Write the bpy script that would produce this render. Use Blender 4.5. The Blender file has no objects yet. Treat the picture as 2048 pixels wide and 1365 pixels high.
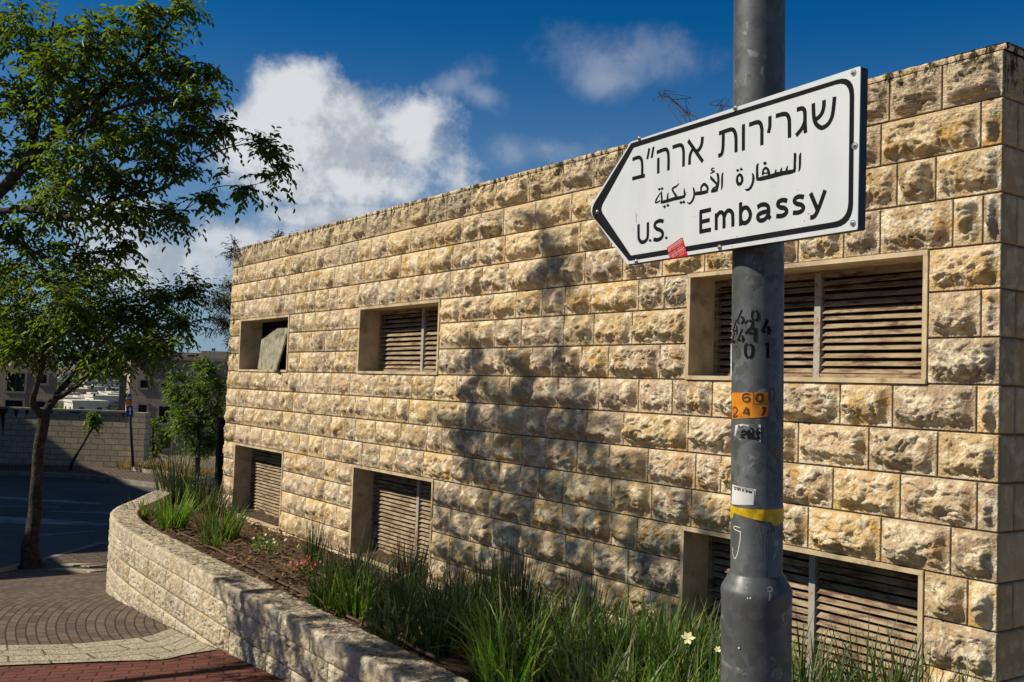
import bpy, math
import numpy as np
from mathutils import Vector, Matrix
rng = np.random.default_rng(7)
SC = bpy.context.scene
COL = SC.collection
R = math.radians

# ------------------------------------------------------------------ camera
FPX = 1980.0
_a, _p, _r = R(35.27), R(2.70), R(1.994)
F0 = np.array([-math.cos(_a), math.sin(_a), 0]); R0 = np.array([math.sin(_a), math.cos(_a), 0]); ZZ = np.array([0, 0, 1.0])
FW = F0*math.cos(_p)+ZZ*math.sin(_p); U0 = ZZ*math.cos(_p)-F0*math.sin(_p)
RC = math.cos(_r)*R0+math.sin(_r)*U0; UC = -math.sin(_r)*R0+math.cos(_r)*U0
cd = bpy.data.cameras.new('camera'); cam = bpy.data.objects.new('camera', cd); COL.objects.link(cam)
cd.sensor_width = 36; cd.lens = FPX/2048*36; cd.clip_start = .05; cd.clip_end = 6000
cam.matrix_world = Matrix(((RC[0], UC[0], -FW[0], 0), (RC[1], UC[1], -FW[1], 0), (RC[2], UC[2], -FW[2], 0), (0, 0, 0, 1)))
SC.camera = cam
# surveying helpers: sight lines of the photograph met with real planes
def ray(x, y): return FW+((x-1024)/FPX)*RC-((y-682.5)/FPX)*UC
def atY(x, y, Y):
    d = ray(x, y); return d*Y/d[1]
def atZ(x, y, z):
    d = ray(x, y); return d*z/d[2]
def atD(x, y, D): return ray(x, y)*D

# ------------------------------------------------------------------ light
SUN_AZ, SUN_EL = np.array([-.50, -.866]), R(38.5)
SUNV = np.array([SUN_AZ[0]*math.cos(SUN_EL), SUN_AZ[1]*math.cos(SUN_EL), math.sin(SUN_EL)])
sl = bpy.data.lights.new('sun', 'SUN'); sl.energy = 5.0; sl.angle = R(.5); sl.color = (1, .91, .73)
so = bpy.data.objects.new('sun', sl); COL.objects.link(so)
so.rotation_euler = Vector(SUNV).to_track_quat('Z', 'Y').to_euler(); so.location = (0, -8, 12)
SC.view_settings.view_transform = 'Standard'; SC.view_settings.look = 'None'
SC.view_settings.exposure = 0.06; SC.view_settings.gamma = 1

# ------------------------------------------------------------------ node helpers
class G:
    def __init__(s, tree): s.t = tree; s.n = tree.nodes; s.l = tree.links
    def N(s, typ, **kw):
        n = s.n.new(typ)
        for k, v in kw.items():
            if k.startswith('_'): setattr(n, k[1:], v)
        return n
    def set(s, sock, v):
        if v is None: return
        if isinstance(v, bpy.types.NodeSocket): s.l.new(v, sock)
        else:
            if sock.type == 'RGBA' and len(v) == 3: v = (*v, 1)
            sock.default_value = v
    def math(s, op, a, b=None, c=None, clamp=False):
        n = s.N('ShaderNodeMath'); n.operation = op; n.use_clamp = clamp
        s.set(n.inputs[0], a); s.set(n.inputs[1], b); s.set(n.inputs[2], c); return n.outputs[0]
    def vmath(s, op, a, b=None):
        n = s.N('ShaderNodeVectorMath'); n.operation = op
        s.set(n.inputs[0], a)
        if b is not None:
            if op == 'SCALE': s.set(n.inputs['Scale'], b)
            else: s.set(n.inputs[1], b)
        return n.outputs['Value'] if op in ('DOT_PRODUCT', 'LENGTH', 'DISTANCE') else n.outputs[0]
    def noise(s, vec, scale, detail=4, rough=.55, dist=0, out=0):
        n = s.N('ShaderNodeTexNoise'); s.set(n.inputs['Vector'], vec)
        n.inputs['Scale'].default_value = scale; n.inputs['Detail'].default_value = detail
        n.inputs['Roughness'].default_value = rough; n.inputs['Distortion'].default_value = dist
        return n.outputs[out]
    def voro(s, vec, scale, feature='F1', out='Distance'):
        n = s.N('ShaderNodeTexVoronoi'); n.feature = feature; s.set(n.inputs['Vector'], vec); n.inputs['Scale'].default_value = scale
        return n.outputs[out]
    def ramp(s, f, lo, hi, a=0., b=1.):
        n = s.N('ShaderNodeMapRange'); n.interpolation_type = 'SMOOTHSTEP'; s.set(n.inputs[0], f)
        n.inputs[1].default_value = lo; n.inputs[2].default_value = hi; n.inputs[3].default_value = a; n.inputs[4].default_value = b
        return n.outputs[0]
    def mix(s, f, a, b, mode='MIX'):
        n = s.N('ShaderNodeMix'); n.data_type = 'RGBA'; n.blend_type = mode
        s.set(n.inputs[0], f); s.set(n.inputs[6], a); s.set(n.inputs[7], b); return n.outputs[2]
    def scalevec(s, v, sc):
        n = s.N('ShaderNodeMapping'); s.set(n.inputs[0], v); n.inputs['Scale'].default_value = sc; return n.outputs[0]
    def obj(s): return s.N('ShaderNodeTexCoord').outputs['Object']
    def attr(s, name, out='Color'):
        n = s.N('ShaderNodeAttribute'); n.attribute_name = name; return n.outputs[out]
    def bump(s, h, strength=.5, dist=.01):
        n = s.N('ShaderNodeBump'); n.inputs['Strength'].default_value = strength; n.inputs['Distance'].default_value = dist
        s.set(n.inputs['Height'], h); return n.outputs[0]

def new_mat(name):
    m = bpy.data.materials.new(name); m.use_nodes = True
    g = G(m.node_tree); b = g.n['Principled BSDF']
    return m, g, b
def mat(name, col, rough=.7, metal=0., var=.15, vscale=6, bump=.0, bscale=60, bdist=.004, spec=.4, dirt=None, dirt_scale=3, dirt_lo=.55, dirt_hi=.75):
    m, g, b = new_mat(name); o = g.obj()
    n = g.noise(o, vscale, 5, .6)
    c = g.mix(g.ramp(n, .3, .7), tuple(x*(1-var) for x in col), tuple(min(1, x*(1+var)) for x in col))
    if dirt is not None: c = g.mix(g.ramp(g.noise(o, dirt_scale, 7, .65), dirt_lo, dirt_hi), c, dirt)
    g.set(b.inputs['Base Color'], c); b.inputs['Roughness'].default_value = rough; b.inputs['Metallic'].default_value = metal
    b.inputs['Specular IOR Level'].default_value = spec
    if bump: g.set(b.inputs['Normal'], g.bump(g.noise(o, bscale, 5, .6), bump, bdist))
    return m

# ------------------------------------------------------------------ world
w = bpy.data.worlds.new('World'); SC.world = w; w.use_nodes = True
g = G(w.node_tree); bg = g.n['Background']; outw = g.n['World Output']
sky = g.N('ShaderNodeTexSky'); sky.sky_type = 'NISHITA'; sky.sun_disc = False
sky.sun_elevation = SUN_EL; sky.sun_rotation = math.atan2(SUN_AZ[0], SUN_AZ[1])
sky.air_density = 1.0; sky.dust_density = .3; sky.ozone_density = 3.0; sky.altitude = 800
hs = g.N('ShaderNodeHueSaturation'); hs.inputs['Saturation'].default_value = 1.45; g.set(hs.inputs['Color'], sky.outputs[0])
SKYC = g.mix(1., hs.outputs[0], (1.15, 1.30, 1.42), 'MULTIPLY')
bg.inputs[1].default_value = .05
dirv = g.vmath('NORMALIZE', g.N('ShaderNodeTexCoord').outputs['Generated'])
sz_ = g.N('ShaderNodeSeparateXYZ'); g.set(sz_.inputs[0], dirv)
SKYD = g.mix(g.ramp(sz_.outputs[2], .46, .75, 0., .85), SKYC, (.80, .88, 1.02))     # greyer upper sky out of view, added to neutralise the blue fill
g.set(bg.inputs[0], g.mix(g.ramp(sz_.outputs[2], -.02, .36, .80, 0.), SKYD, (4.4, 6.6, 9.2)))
def cloud_field(cx, cy, ax, ay, rot=0.):
    c = ray(cx, cy); c = c/np.linalg.norm(c)
    r_ = np.cross(c, ZZ); r_ /= np.linalg.norm(r_); u_ = np.cross(r_, c)
    e1 = math.cos(rot)*r_+math.sin(rot)*u_; e2 = -math.sin(rot)*r_+math.cos(rot)*u_
    du = g.math('MULTIPLY', g.vmath('DOT_PRODUCT', dirv, tuple(e1)), FPX/ax)
    dv = g.math('MULTIPLY', g.vmath('DOT_PRODUCT', dirv, tuple(e2)), FPX/ay)
    d = g.math('SQRT', g.math('ADD', g.math('MULTIPLY', du, du), g.math('MULTIPLY', dv, dv)))
    front = g.math('GREATER_THAN', g.vmath('DOT_PRODUCT', dirv, tuple(c)), 0.)
    return g.math('MULTIPLY', g.math('SUBTRACT', 1., d), 1.), front
def cloud_union(parts):
    f = None
    for p_ in parts:
        d, fr = cloud_field(*p_)
        d = g.math('SUBTRACT', g.math('MULTIPLY', g.math('ADD', d, 4.), fr), 4.)
        if f is None: f = d
        else:
            n = g.N('ShaderNodeMath'); n.operation = 'SMOOTH_MAX'; g.set(n.inputs[0], f); g.set(n.inputs[1], d); n.inputs[2].default_value = .25; f = n.outputs[0]
    return f
fb = g.noise(dirv, 8.5, 12, .60, .0)
fb2 = g.noise(dirv, 30., 10, .66, .0)
off = g.vmath('ADD', dirv, tuple(SUNV*.035))
fbs = g.noise(off, 8.5, 12, .60, .0)
shade = g.ramp(g.math('SUBTRACT', fbs, fb), -.07, .07, 1., 0.)
BIG = [(590, 192, 115, 105), (690, 255, 180, 120), (810, 270, 112, 105), (550, 300, 140, 100), (665, 335, 230, 75)]
LOW = [(470, 480, 260, 60), (640, 430, 170, 28, .12), (330, 520, 200, 80), (250, 440, 160, 60)]
SMALL = [(1260, 112, 170, 62), (1220, 160, 90, 40), (1340, 130, 80, 55)]
WISP = [(905, 165, 90, 40, .5), (1080, 300, 120, 40), (960, 190, 80, 30, -.4)]
def density(parts, lo, hi, k):
    f = g.math('ADD', cloud_union(parts), g.math('MULTIPLY', g.math('SUBTRACT', fb, .5), k))
    f = g.math('ADD', f, g.math('MULTIPLY', g.math('SUBTRACT', fb2, .5), k*.42))
    return g.ramp(f, lo, hi)
d1 = density(BIG, -.10, .62, 2.2)
d2 = g.math('MULTIPLY', density(LOW, .0, .8, 2.0), .85)
d3 = g.math('MULTIPLY', density(SMALL, -.1, 1.6, 2.6), .34)
d4 = g.math('MULTIPLY', density(WISP, .0, 1.2, 2.6), .3)
dens = g.math('MAXIMUM', g.math('MAXIMUM', d1, d2), g.math('MAXIMUM', d3, d4))
ccol = g.mix(shade, (.42, .46, .53), (.71, .73, .76))
bgc = g.N('ShaderNodeBackground'); g.set(bgc.inputs[0], ccol); bgc.inputs[1].default_value = .93
mx = g.N('ShaderNodeMixShader'); g.set(mx.inputs[0], dens); g.l.new(bg.outputs[0], mx.inputs[1]); g.l.new(bgc.outputs[0], mx.inputs[2])
g.l.new(mx.outputs[0], outw.inputs[0])

# ------------------------------------------------------------------ mesh helpers
ORG = {}
def org(o): return ORG.get(o.name, np.zeros(3))
def tag(o, label=None, cat=None, group=None, kind=None):
    if label: o['label'] = label
    if cat: o['category'] = cat
    if group: o['group'] = group
    if kind: o['kind'] = kind
    return o
def thing(name, label, cat, loc, group=None):
    o = bpy.data.objects.new(name, None); COL.objects.link(o); o.location = tuple(loc); o.empty_display_size = .1
    ORG[o.name] = np.array(loc, float); return tag(o, label, cat, group)
def add(name, V, F, m, parent=None, smooth=False, loc=None, attrs=None, uv=None):
    """V: world coordinates; F: (n,k) index array or list of index tuples"""
    V = np.asarray(V, float).reshape(-1, 3)
    if loc is None:
        if parent is not None: loc = org(parent)
        else: loc = np.array([(V[:, 0].min()+V[:, 0].max())/2, (V[:, 1].min()+V[:, 1].max())/2, V[:, 2].min()])
    loc = np.array(loc, float)
    me = bpy.data.meshes.new(name)
    Vl = (V-loc).astype(np.float32)
    if isinstance(F, np.ndarray):
        n, k = F.shape
        me.vertices.add(len(Vl)); me.vertices.foreach_set('co', Vl.ravel())
        me.loops.add(n*k); me.loops.foreach_set('vertex_index', F.astype(np.int32).ravel())
        me.polygons.add(n); me.polygons.foreach_set('loop_start', np.arange(0, n*k, k, dtype=np.int32))
        try: me.polygons.foreach_set('loop_total', np.full(n, k, dtype=np.int32))
        except Exception: pass
    else:
        me.from_pydata(Vl.tolist(), [], [list(map(int, f)) for f in F])
    me.update(calc_edges=True)
    if smooth: me.polygons.foreach_set('use_smooth', np.ones(len(me.polygons), bool))
    if attrs:
        for k_, v_ in attrs.items():
            at = me.attributes.new(k_, 'FLOAT_COLOR', 'POINT'); v4 = np.ones((len(Vl), 4), np.float32); v_ = np.asarray(v_, np.float32)
            v4[:, :v_.shape[1]] = v_; at.data.foreach_set('color', v4.ravel())
    if uv is not None:
        lay = me.uv_layers.new(name='UVMap'); li = np.zeros(len(me.loops), np.int32); me.loops.foreach_get('vertex_index', li)
        lay.data.foreach_set('uv', np.asarray(uv, np.float32)[li].ravel())
    ms = m if isinstance(m, (list, tuple)) else [m]
    for q in ms: me.materials.append(q)
    o = bpy.data.objects.new(name, me); COL.objects.link(o)
    if parent is not None:
        o.parent = parent; o.location = tuple(loc-org(parent)); ORG[o.name] = loc
    else:
        o.location = tuple(loc); ORG[o.name] = loc
    return o
class MB:
    def __init__(s): s.v = []; s.f = []; s.n = 0
    def raw(s, V, F):
        V = np.asarray(V, float).reshape(-1, 3)
        s.v.append(V); s.f += [tuple(int(i)+s.n for i in f) for f in F]; s.n += len(V); return s
    def hexa(s, P):  # 8 points: bottom ring 4, top ring 4
        return s.raw(P, [(3, 2, 1, 0), (4, 5, 6, 7), (0, 1, 5, 4), (1, 2, 6, 5), (2, 3, 7, 6), (3, 0, 4, 7)])
    def box(s, x0, x1, y0, y1, z0, z1):
        return s.hexa([(x0, y0, z0), (x1, y0, z0), (x1, y1, z0), (x0, y1, z0), (x0, y0, z1), (x1, y0, z1), (x1, y1, z1), (x0, y1, z1)])
    def obox(s, c, ex, ey, ez):  # centre and three half-extent vectors
        c, ex, ey, ez = map(lambda q: np.asarray(q, float), (c, ex, ey, ez))
        return s.hexa([c-ex-ey-ez, c+ex-ey-ez, c+ex+ey-ez, c-ex+ey-ez, c-ex-ey+ez, c+ex-ey+ez, c+ex+ey+ez, c-ex+ey+ez])
    def tube(s, pts, rad, n=8, cap=True):
        V, F = tube_vf(pts, rad, n, cap); return s.raw(V, F)
    def prism(s, poly, nrm, t):  # polygon (list of 3d) extruded by -nrm*t
        P = np.asarray(poly, float); k = len(P); Q = P-np.asarray(nrm)*t
        return s.raw(np.vstack([P, Q]), [tuple(range(k)), tuple(range(2*k-1, k-1, -1))]+[((i+1) % k, i, k+i, k+(i+1) % k) for i in range(k)])
    def build(s, name, m, parent=None, **kw): return add(name, np.vstack(s.v), s.f, m, parent, **kw)
def tube_vf(pts, rad, n=8, cap=True):
    P = np.asarray(pts, float); k = len(P); rad = np.full(k, rad) if np.isscalar(rad) else np.asarray(rad, float)
    T = np.gradient(P, axis=0); T /= np.linalg.norm(T, axis=1)[:, None]+1e-12
    ref = np.array([0, 0, 1.]) if abs(T[0][2]) < .9 else np.array([1., 0, 0])
    V = []; a = np.arange(n)*2*math.pi/n
    N_ = np.cross(T[0], ref); N_ /= np.linalg.norm(N_)
    for i in range(k):
        N_ = N_-T[i]*(N_@T[i]); N_ /= np.linalg.norm(N_); B = np.cross(T[i], N_)
        V.append(P[i]+rad[i]*(np.cos(a)[:, None]*N_+np.sin(a)[:, None]*B))
    V = np.vstack(V); F = []
    for i in range(k-1):
        for j in range(n):
            F.append((i*n+j, i*n+(j+1) % n, (i+1)*n+(j+1) % n, (i+1)*n+j))
    if cap: F += [tuple(range(n-1, -1, -1)), tuple((k-1)*n+j for j in range(n))]
    return V, F
def catmull(P, n=6):
    P = np.asarray(P, float); Q = np.vstack([2*P[0]-P[1], P, 2*P[-1]-P[-2]]); out = []
    for i in range(1, len(Q)-2):
        for t in np.arange(n)/n:
            out.append(.5*((2*Q[i])+(-Q[i-1]+Q[i+1])*t+(2*Q[i-1]-5*Q[i]+4*Q[i+1]-Q[i+2])*t*t+(-Q[i-1]+3*Q[i]-3*Q[i+1]+Q[i+2])*t**3))
    out.append(P[-1]); return np.array(out)
def grid_faces(nu, nv, flip=False):
    i = np.arange(nu-1)[:, None]*nv+np.arange(nv-1)[None]
    F = np.stack([i, i+nv, i+nv+1, i+1], -1).reshape(-1, 4)
    return F[:, ::-1] if flip else F
def _hash(x, y, z):
    h = (x*374761393+y*668265263+z*2147483647) & 0xffffffff
    h = ((h ^ (h >> 13))*1274126177) & 0xffffffff
    return h ^ (h >> 16)
def gn(p):
    p = np.asarray(p, float); i = np.floor(p).astype(np.int64); f = p-i; u = f*f*f*(f*(f*6-15)+10); out = 0
    for dx in (0, 1):
        wx = u[:, 0] if dx else 1-u[:, 0]
        for dy in (0, 1):
            wy = u[:, 1] if dy else 1-u[:, 1]
            for dz in (0, 1):
                wz = u[:, 2] if dz else 1-u[:, 2]
                h = _hash(i[:, 0]+dx, i[:, 1]+dy, i[:, 2]+dz)
                gx = (h & 255)/127.5-1; gy = ((h >> 8) & 255)/127.5-1; gz = ((h >> 16) & 255)/127.5-1
                out = out+wx*wy*wz*(gx*(f[:, 0]-dx)+gy*(f[:, 1]-dy)+gz*(f[:, 2]-dz))
    return out
def smooth01(t):
    t = np.clip(t, 0, 1); return t*t*(3-2*t)

# ------------------------------------------------------------------ materials
def stone_mat(name, cols, amt=1., bumpd=.006, stain=True):
    m, g, b = new_mat(name); o = g.obj(); a = g.attr('stone')
    sp = g.N('ShaderNodeSeparateColor'); g.set(sp.inputs[0], a)
    c = g.mix(g.ramp(sp.outputs[0], .25, .75), cols[0], cols[1])
    tone = g.math('FRACT', g.math('MULTIPLY', sp.outputs[0], 7.31)); tone = g.ramp(tone, 0., 1., .78, 1.16); tv = g.N('ShaderNodeCombineColor'); [g.set(q, tone) for q in tv.inputs]
    c = g.mix(1., c, tv.outputs[0], 'MULTIPLY')
    oo = g.vmath('ADD', o, g.vmath('SCALE', a, 7.))
    n1 = g.noise(oo, 7, 6, .62, .4)
    c = g.mix(g.math('MULTIPLY', g.ramp(n1, .46, .66), sp.outputs[1]), c, cols[2])          # ochre iron staining
    c = g.mix(g.math('MULTIPLY', g.ramp(g.noise(oo, 13, 6, .6, .3),   .46, .62), .85), c, cols[3])   # pale fresh breaks
    c = g.mix(g.math('MULTIPLY', g.ramp(g.noise(o, 22, 7, .7), .55, .75), .45), c, cols[4])   # grey lichen
    if stain:
        top = g.ramp(sp.outputs[2], .35, 1.)
        sn = g.ramp(g.noise(g.scalevec(o, (1., 1., .45)), 16, 8, .75), .47, .56)
        c = g.mix(g.math('MULTIPLY', sn, top), c, (.035, .028, .022))
    g.set(b.inputs['Base Color'], c); b.inputs['Roughness'].default_value = .9; b.inputs['Specular IOR Level'].default_value = .2
    h = g.math('ADD', g.math('MULTIPLY', g.noise(o, 45, 8, .68, .3), 1.), g.math('MULTIPLY', g.voro(o, 70), .35))
    g.set(b.inputs['Normal'], g.bump(h, amt, bumpd))
    return m
M = {}
M['rock'] = stone_mat('rough_limestone', [(.61, .455, .255), (.51, .39, .275), (.57, .34, .10), (.84, .745, .56), (.16, .12, .085)], 1., .017)
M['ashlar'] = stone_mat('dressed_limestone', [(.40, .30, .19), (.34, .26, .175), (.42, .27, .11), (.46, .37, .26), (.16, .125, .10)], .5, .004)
M['planter'] = stone_mat('hammered_limestone', [(.55, .46, .33), (.48, .41, .31), (.52, .38, .18), (.68, .61, .49), (.22, .18, .14)], 1., .012, True)
M['mortar'] = mat('mortar', (.13, .09, .055), .95, bump=.4, bscale=80)
M['frame'] = mat('sawn_stone', (.52, .415, .27), .8, var=.2, vscale=5, bump=.25, bscale=40, bdist=.003, dirt=(.20, .13, .065), dirt_scale=6, dirt_lo=.50, dirt_hi=.75)
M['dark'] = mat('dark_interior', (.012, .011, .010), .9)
m, g, b = new_mat('rusty_painted_metal'); o = g.obj()
c = g.mix(g.ramp(g.noise(o, 5, 5, .6), .35, .65), (.36, .27, .165), (.25, .175, .10))
c = g.mix(g.ramp(g.noise(g.scalevec(o, (1., 1., 6.)), 5, 8, .7, .3), .46, .62), c, (.10, .042, .018))
c = g.mix(g.ramp(g.noise(o, 60, 6, .7), .60, .70), c, (.10, .05, .025))
g.set(b.inputs['Base Color'], c); b.inputs['Roughness'].default_value = .7; g.set(b.inputs['Normal'], g.bump(g.noise(o, 90, 4), .25, .002)); M['louvre'] = m
m, g, b = new_mat('rusty_grey_metal'); o = g.obj()
c = g.mix(g.ramp(g.noise(o, 9, 6, .7), .52, .64), (.36, .34, .31), (.30, .10, .03))
g.set(b.inputs['Base Color'], c); b.inputs['Roughness'].default_value = .65; M['mullion'] = m
m, g, b = new_mat('galvanised_steel'); o = g.obj()
sp_ = g.voro(g.vmath('ADD', o, g.vmath('SCALE', g.noise(o, 40, 4, .6, 0, 1), .02)), 34, 'F1', 'Color'); s1 = g.N('ShaderNodeSeparateColor'); g.set(s1.inputs[0], sp_)
c = g.mix(g.ramp(s1.outputs[0], 0., 1.), (.072, .078, .082), (.130, .139, .144))
c = g.mix(g.ramp(g.noise(o, 5, 6, .6), .4, .7), c, (.085, .092, .098))
c = g.mix(g.math('MULTIPLY', g.ramp(g.noise(o, 17, 7, .62, .6), .60, .68), .6), c, (.30, .32, .33))
c = g.mix(g.math('MULTIPLY', g.ramp(g.noise(g.scalevec(o, (1., 1., .25)), 30, 6, .7), .60, .72), .5), c, (.05, .05, .05))
g.set(b.inputs['Base Color'], c); b.inputs['Metallic'].default_value = .35
g.set(b.inputs['Roughness'], g.ramp(g.noise(o, 14, 5), .3, .7, .42, .62)); g.set(b.inputs['Normal'], g.bump(g.noise(o, 25, 4), .12, .003)); M['galv'] = m
m, g, b = new_mat('white_sign_paint'); o = g.obj()
c = g.mix(g.ramp(g.noise(g.scalevec(o, (1., 1., .3)), 8, 6, .6), .35, .75), (.575, .61, .655), (.515, .55, .60))
c = g.mix(g.math('MULTIPLY', g.ramp(g.noise(o, 26, 6, .7), .69, .76), .6), c, (.42, .40, .34))
g.set(b.inputs['Base Color'], c); b.inputs['Roughness'].default_value = .45; b.inputs['Specular IOR Level'].default_value = .3; M['white'] = m
M['black'] = mat('black_sign_film', (.010, .011, .014), .85, spec=.08)
M['signback'] = mat('dark_grey_metal', (.045, .045, .048), .55, .4)
M['bolt'] = mat('zinc_bolt', (.45, .45, .44), .35, .9)
M['red'] = mat('red_sticker_paper', (.42, .018, .03), .8, spec=.1)
M['paper'] = mat('white_sticker_paper', (.74, .74, .74), .6, dirt=(.35, .36, .40), dirt_scale=30, dirt_lo=.58, dirt_hi=.7)
M['orange'] = mat('orange_reflective_film', (.62, .22, .012), .5, var=.3, vscale=30, dirt=(.40, .15, .01), dirt_scale=18)
M['yellow'] = mat('yellow_adhesive_tape', (.60, .40, .012), .35, var=.25, vscale=30, bump=.5, bscale=40, bdist=.004)
M['paintw'] = mat('white_marker_paint', (.75, .75, .75), .5)
M['stencil'] = mat('black_stencil_paint', (.012, .012, .013), .9, var=.4, vscale=40, spec=.1)
M['ghost'] = mat('faded_stencil_paint', (.07, .075, .078), .7)
M['soil'] = mat('brown_mulch_soil', (.105, .062, .036), .95, var=.5, vscale=14, bump=1., bscale=50, bdist=.03, dirt=(.05, .03, .02), dirt_scale=8)
M['mulch'] = mat('wood_mulch', (.15, .085, .045), .9, var=.6, vscale=9)
M['hose'] = mat('brown_plastic_hose', (.10, .055, .035), .55)
M['asphalt'] = mat('asphalt', (.088, .084, .078), .85, var=.28, vscale=.35, bump=.5, bscale=90, bdist=.006, dirt=(.055, .056, .060), dirt_scale=.5, dirt_lo=.5, dirt_hi=.7)
M['lightstreak'] = mat('sunlight_streak_paint', (.27, .27, .28), .8, var=.5, vscale=2.5)  # paler tone for the sunlight streaks painted on the road
M['roadwhite'] = mat('white_road_paint', (.5, .5, .5), .8)
M['kerb'] = mat('concrete_kerb', (.27, .25, .22), .9, var=.25, vscale=3, bump=.4, bscale=50)
M['earth'] = mat('dry_earth', (.16, .125, .08), .95, var=.4, vscale=.05, dirt=(.08, .085, .045), dirt_scale=.03)
M['bark'] = mat('grey_brown_bark', (.055, .040, .030), .95, var=.6, vscale=14, bump=1., bscale=28, bdist=.05, dirt=(.12, .10, .08), dirt_scale=9, dirt_lo=.55, dirt_hi=.7)
M['twig'] = mat('brown_twig', (.07, .05, .035), .9)
M['blackmetal'] = mat('black_painted_metal', (.012, .012, .013), .5)
M['darkwall'] = mat('weathered_render', (.30, .26, .22), .9, var=.15, vscale=.7)
M['glass'] = mat('dark_window_glass', (.018, .024, .030), .12, spec=.5)
M['blue'] = mat('blue_sign_paint', (.02, .04, .26), .5)
M['townwhite'] = mat('pale_town_stone', (.62, .58, .50), .9, var=.12, vscale=.2)
M['towngrey'] = mat('grey_town_stone', (.36, .33, .29), .9, var=.12, vscale=.2)
M['wood'] = mat('weathered_board', (.30, .28, .21), .85, var=.35, vscale=7, bump=.4, bscale=30, dirt=(.10, .10, .075), dirt_scale=6, dirt_lo=.48, dirt_hi=.66)
M['darkwood'] = mat('dark_planks', (.06, .05, .04), .9, var=.4, vscale=9)

def block_mat(name, c1, c2, cm, sx, sz, bump=.4, axis='xz', bd=.01, mo=.045):
    m, g, b = new_mat(name)
    u = g.N('ShaderNodeUVMap').outputs[0]
    br = g.N('ShaderNodeTexBrick'); g.set(br.inputs['Vector'], u); br.inputs['Color1'].default_value = (*c1, 1); br.inputs['Color2'].default_value = (*c2, 1)
    br.inputs['Mortar'].default_value = (*cm, 1); br.inputs['Scale'].default_value = 1; br.inputs['Brick Width'].default_value = sx; br.inputs['Row Height'].default_value = sz
    br.inputs['Mortar Size'].default_value = min(sx, sz)*mo; br.inputs['Mortar Smooth'].default_value = .3; br.inputs['Bias'].default_value = -.1
    o = g.obj()
    c = g.mix(.55, br.outputs[0], g.mix(g.ramp(g.noise(o, 9, 7, .7), .3, .7), (.62, .62, .62), (1.25, 1.22, 1.15)), 'MULTIPLY')
    g.set(b.inputs['Base Color'], c); b.inputs['Roughness'].default_value = .9; b.inputs['Specular IOR Level'].default_value = .25
    h = g.math('ADD', g.math('MULTIPLY', br.outputs['Fac'], -1.), g.math('MULTIPLY', g.noise(o, 40, 6, .65), .5))
    g.set(b.inputs['Normal'], g.bump(h, bump, bd)); return m
M['pavers'] = block_mat('brown_pavers', (.175, .125, .102), (.098, .072, .062), (.048, .036, .028), .21, .105, .9, mo=.085)
M['redpavers'] = block_mat('red_pavers', (.175, .062, .048), (.130, .050, .040), (.05, .022, .018), .21, .105, .9, mo=.07)
M['farwall'] = block_mat('retaining_wall_blocks', (.62, .53, .40), (.46, .39, .29), (.26, .22, .16), .50, .21, .8, bd=.05, mo=.06)
M['facade'] = block_mat('apartment_stone', (.40, .33, .28), (.34, .28, .235), (.24, .20, .17), .9, .35, .2)
M['facade2'] = block_mat('apartment_stone_pale', (.40, .33, .285), (.35, .285, .24), (.25, .205, .175), .9, .35, .2)

def leaf_mat(name, c1, c2, trans, c3=None, rough=.45):
    m, g, b = new_mat(name); g.n.remove(b); out = g.n['Material Output']; a = g.attr('rnd'); sp = g.N('ShaderNodeSeparateColor'); g.set(sp.inputs[0], a)
    c = g.mix(sp.outputs[0], c1, c2)
    if c3: c = g.mix(g.ramp(sp.outputs[1], .84, .97), c, c3)
    df = g.N('ShaderNodeBsdfDiffuse'); g.set(df.inputs[0], c)
    tr = g.N('ShaderNodeBsdfTranslucent'); g.set(tr.inputs[0], g.mix(1., c, trans, 'MULTIPLY'))
    ad = g.N('ShaderNodeAddShader'); g.l.new(df.outputs[0], ad.inputs[0]); g.l.new(tr.outputs[0], ad.inputs[1])
    gl = g.N('ShaderNodeBsdfGlossy'); gl.inputs[0].default_value = (1, 1, 1, 1); gl.inputs['Roughness'].default_value = rough
    mx = g.N('ShaderNodeMixShader'); mx.inputs[0].default_value = .03; g.l.new(ad.outputs[0], mx.inputs[1]); g.l.new(gl.outputs[0], mx.inputs[2])
    g.l.new(mx.outputs[0], out.inputs[0]); return m
M['leaf'] = leaf_mat('tree_leaf', (.026, .048, .010), (.050, .075, .011), (2.4, 2.2, .5))
M['leaf2'] = leaf_mat('young_tree_leaf', (.035, .060, .012), (.075, .11, .02), (1.6, 1.8, .7))
M['needle'] = leaf_mat('grey_green_needles', (.045, .050, .030), (.075, .075, .050), (1., 1., .8), (.12, .09, .06))
M['grass'] = leaf_mat('grass_blade', (.022, .042, .008), (.060, .100, .018), (1.2, 1.4, .6), (.16, .13, .05), .5)
M['grassbright'] = leaf_mat('bright_grass_blade', (.045, .09, .012), (.095, .155, .025), (1.2, 1.4, .6), (.22, .20, .08), .5)
M['rush'] = leaf_mat('dark_rush_blade', (.018, .030, .012), (.035, .050, .018), (1., 1.1, .7), (.10, .075, .035), .5)
M['straw'] = leaf_mat('dry_straw', (.16, .11, .045), (.24, .165, .07), (.8, .8, .6))
M['petal'] = leaf_mat('white_petal', (.75, .75, .68), (.8, .8, .7), (.4, .4, .3))
M['petalyellow'] = leaf_mat('pale_yellow_petal', (.72, .70, .38), (.8, .78, .45), (.4, .4, .2))
M['petalred'] = leaf_mat('red_petal', (.17, .012, .012), (.26, .02, .018), (.5, .3, .3))

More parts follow.
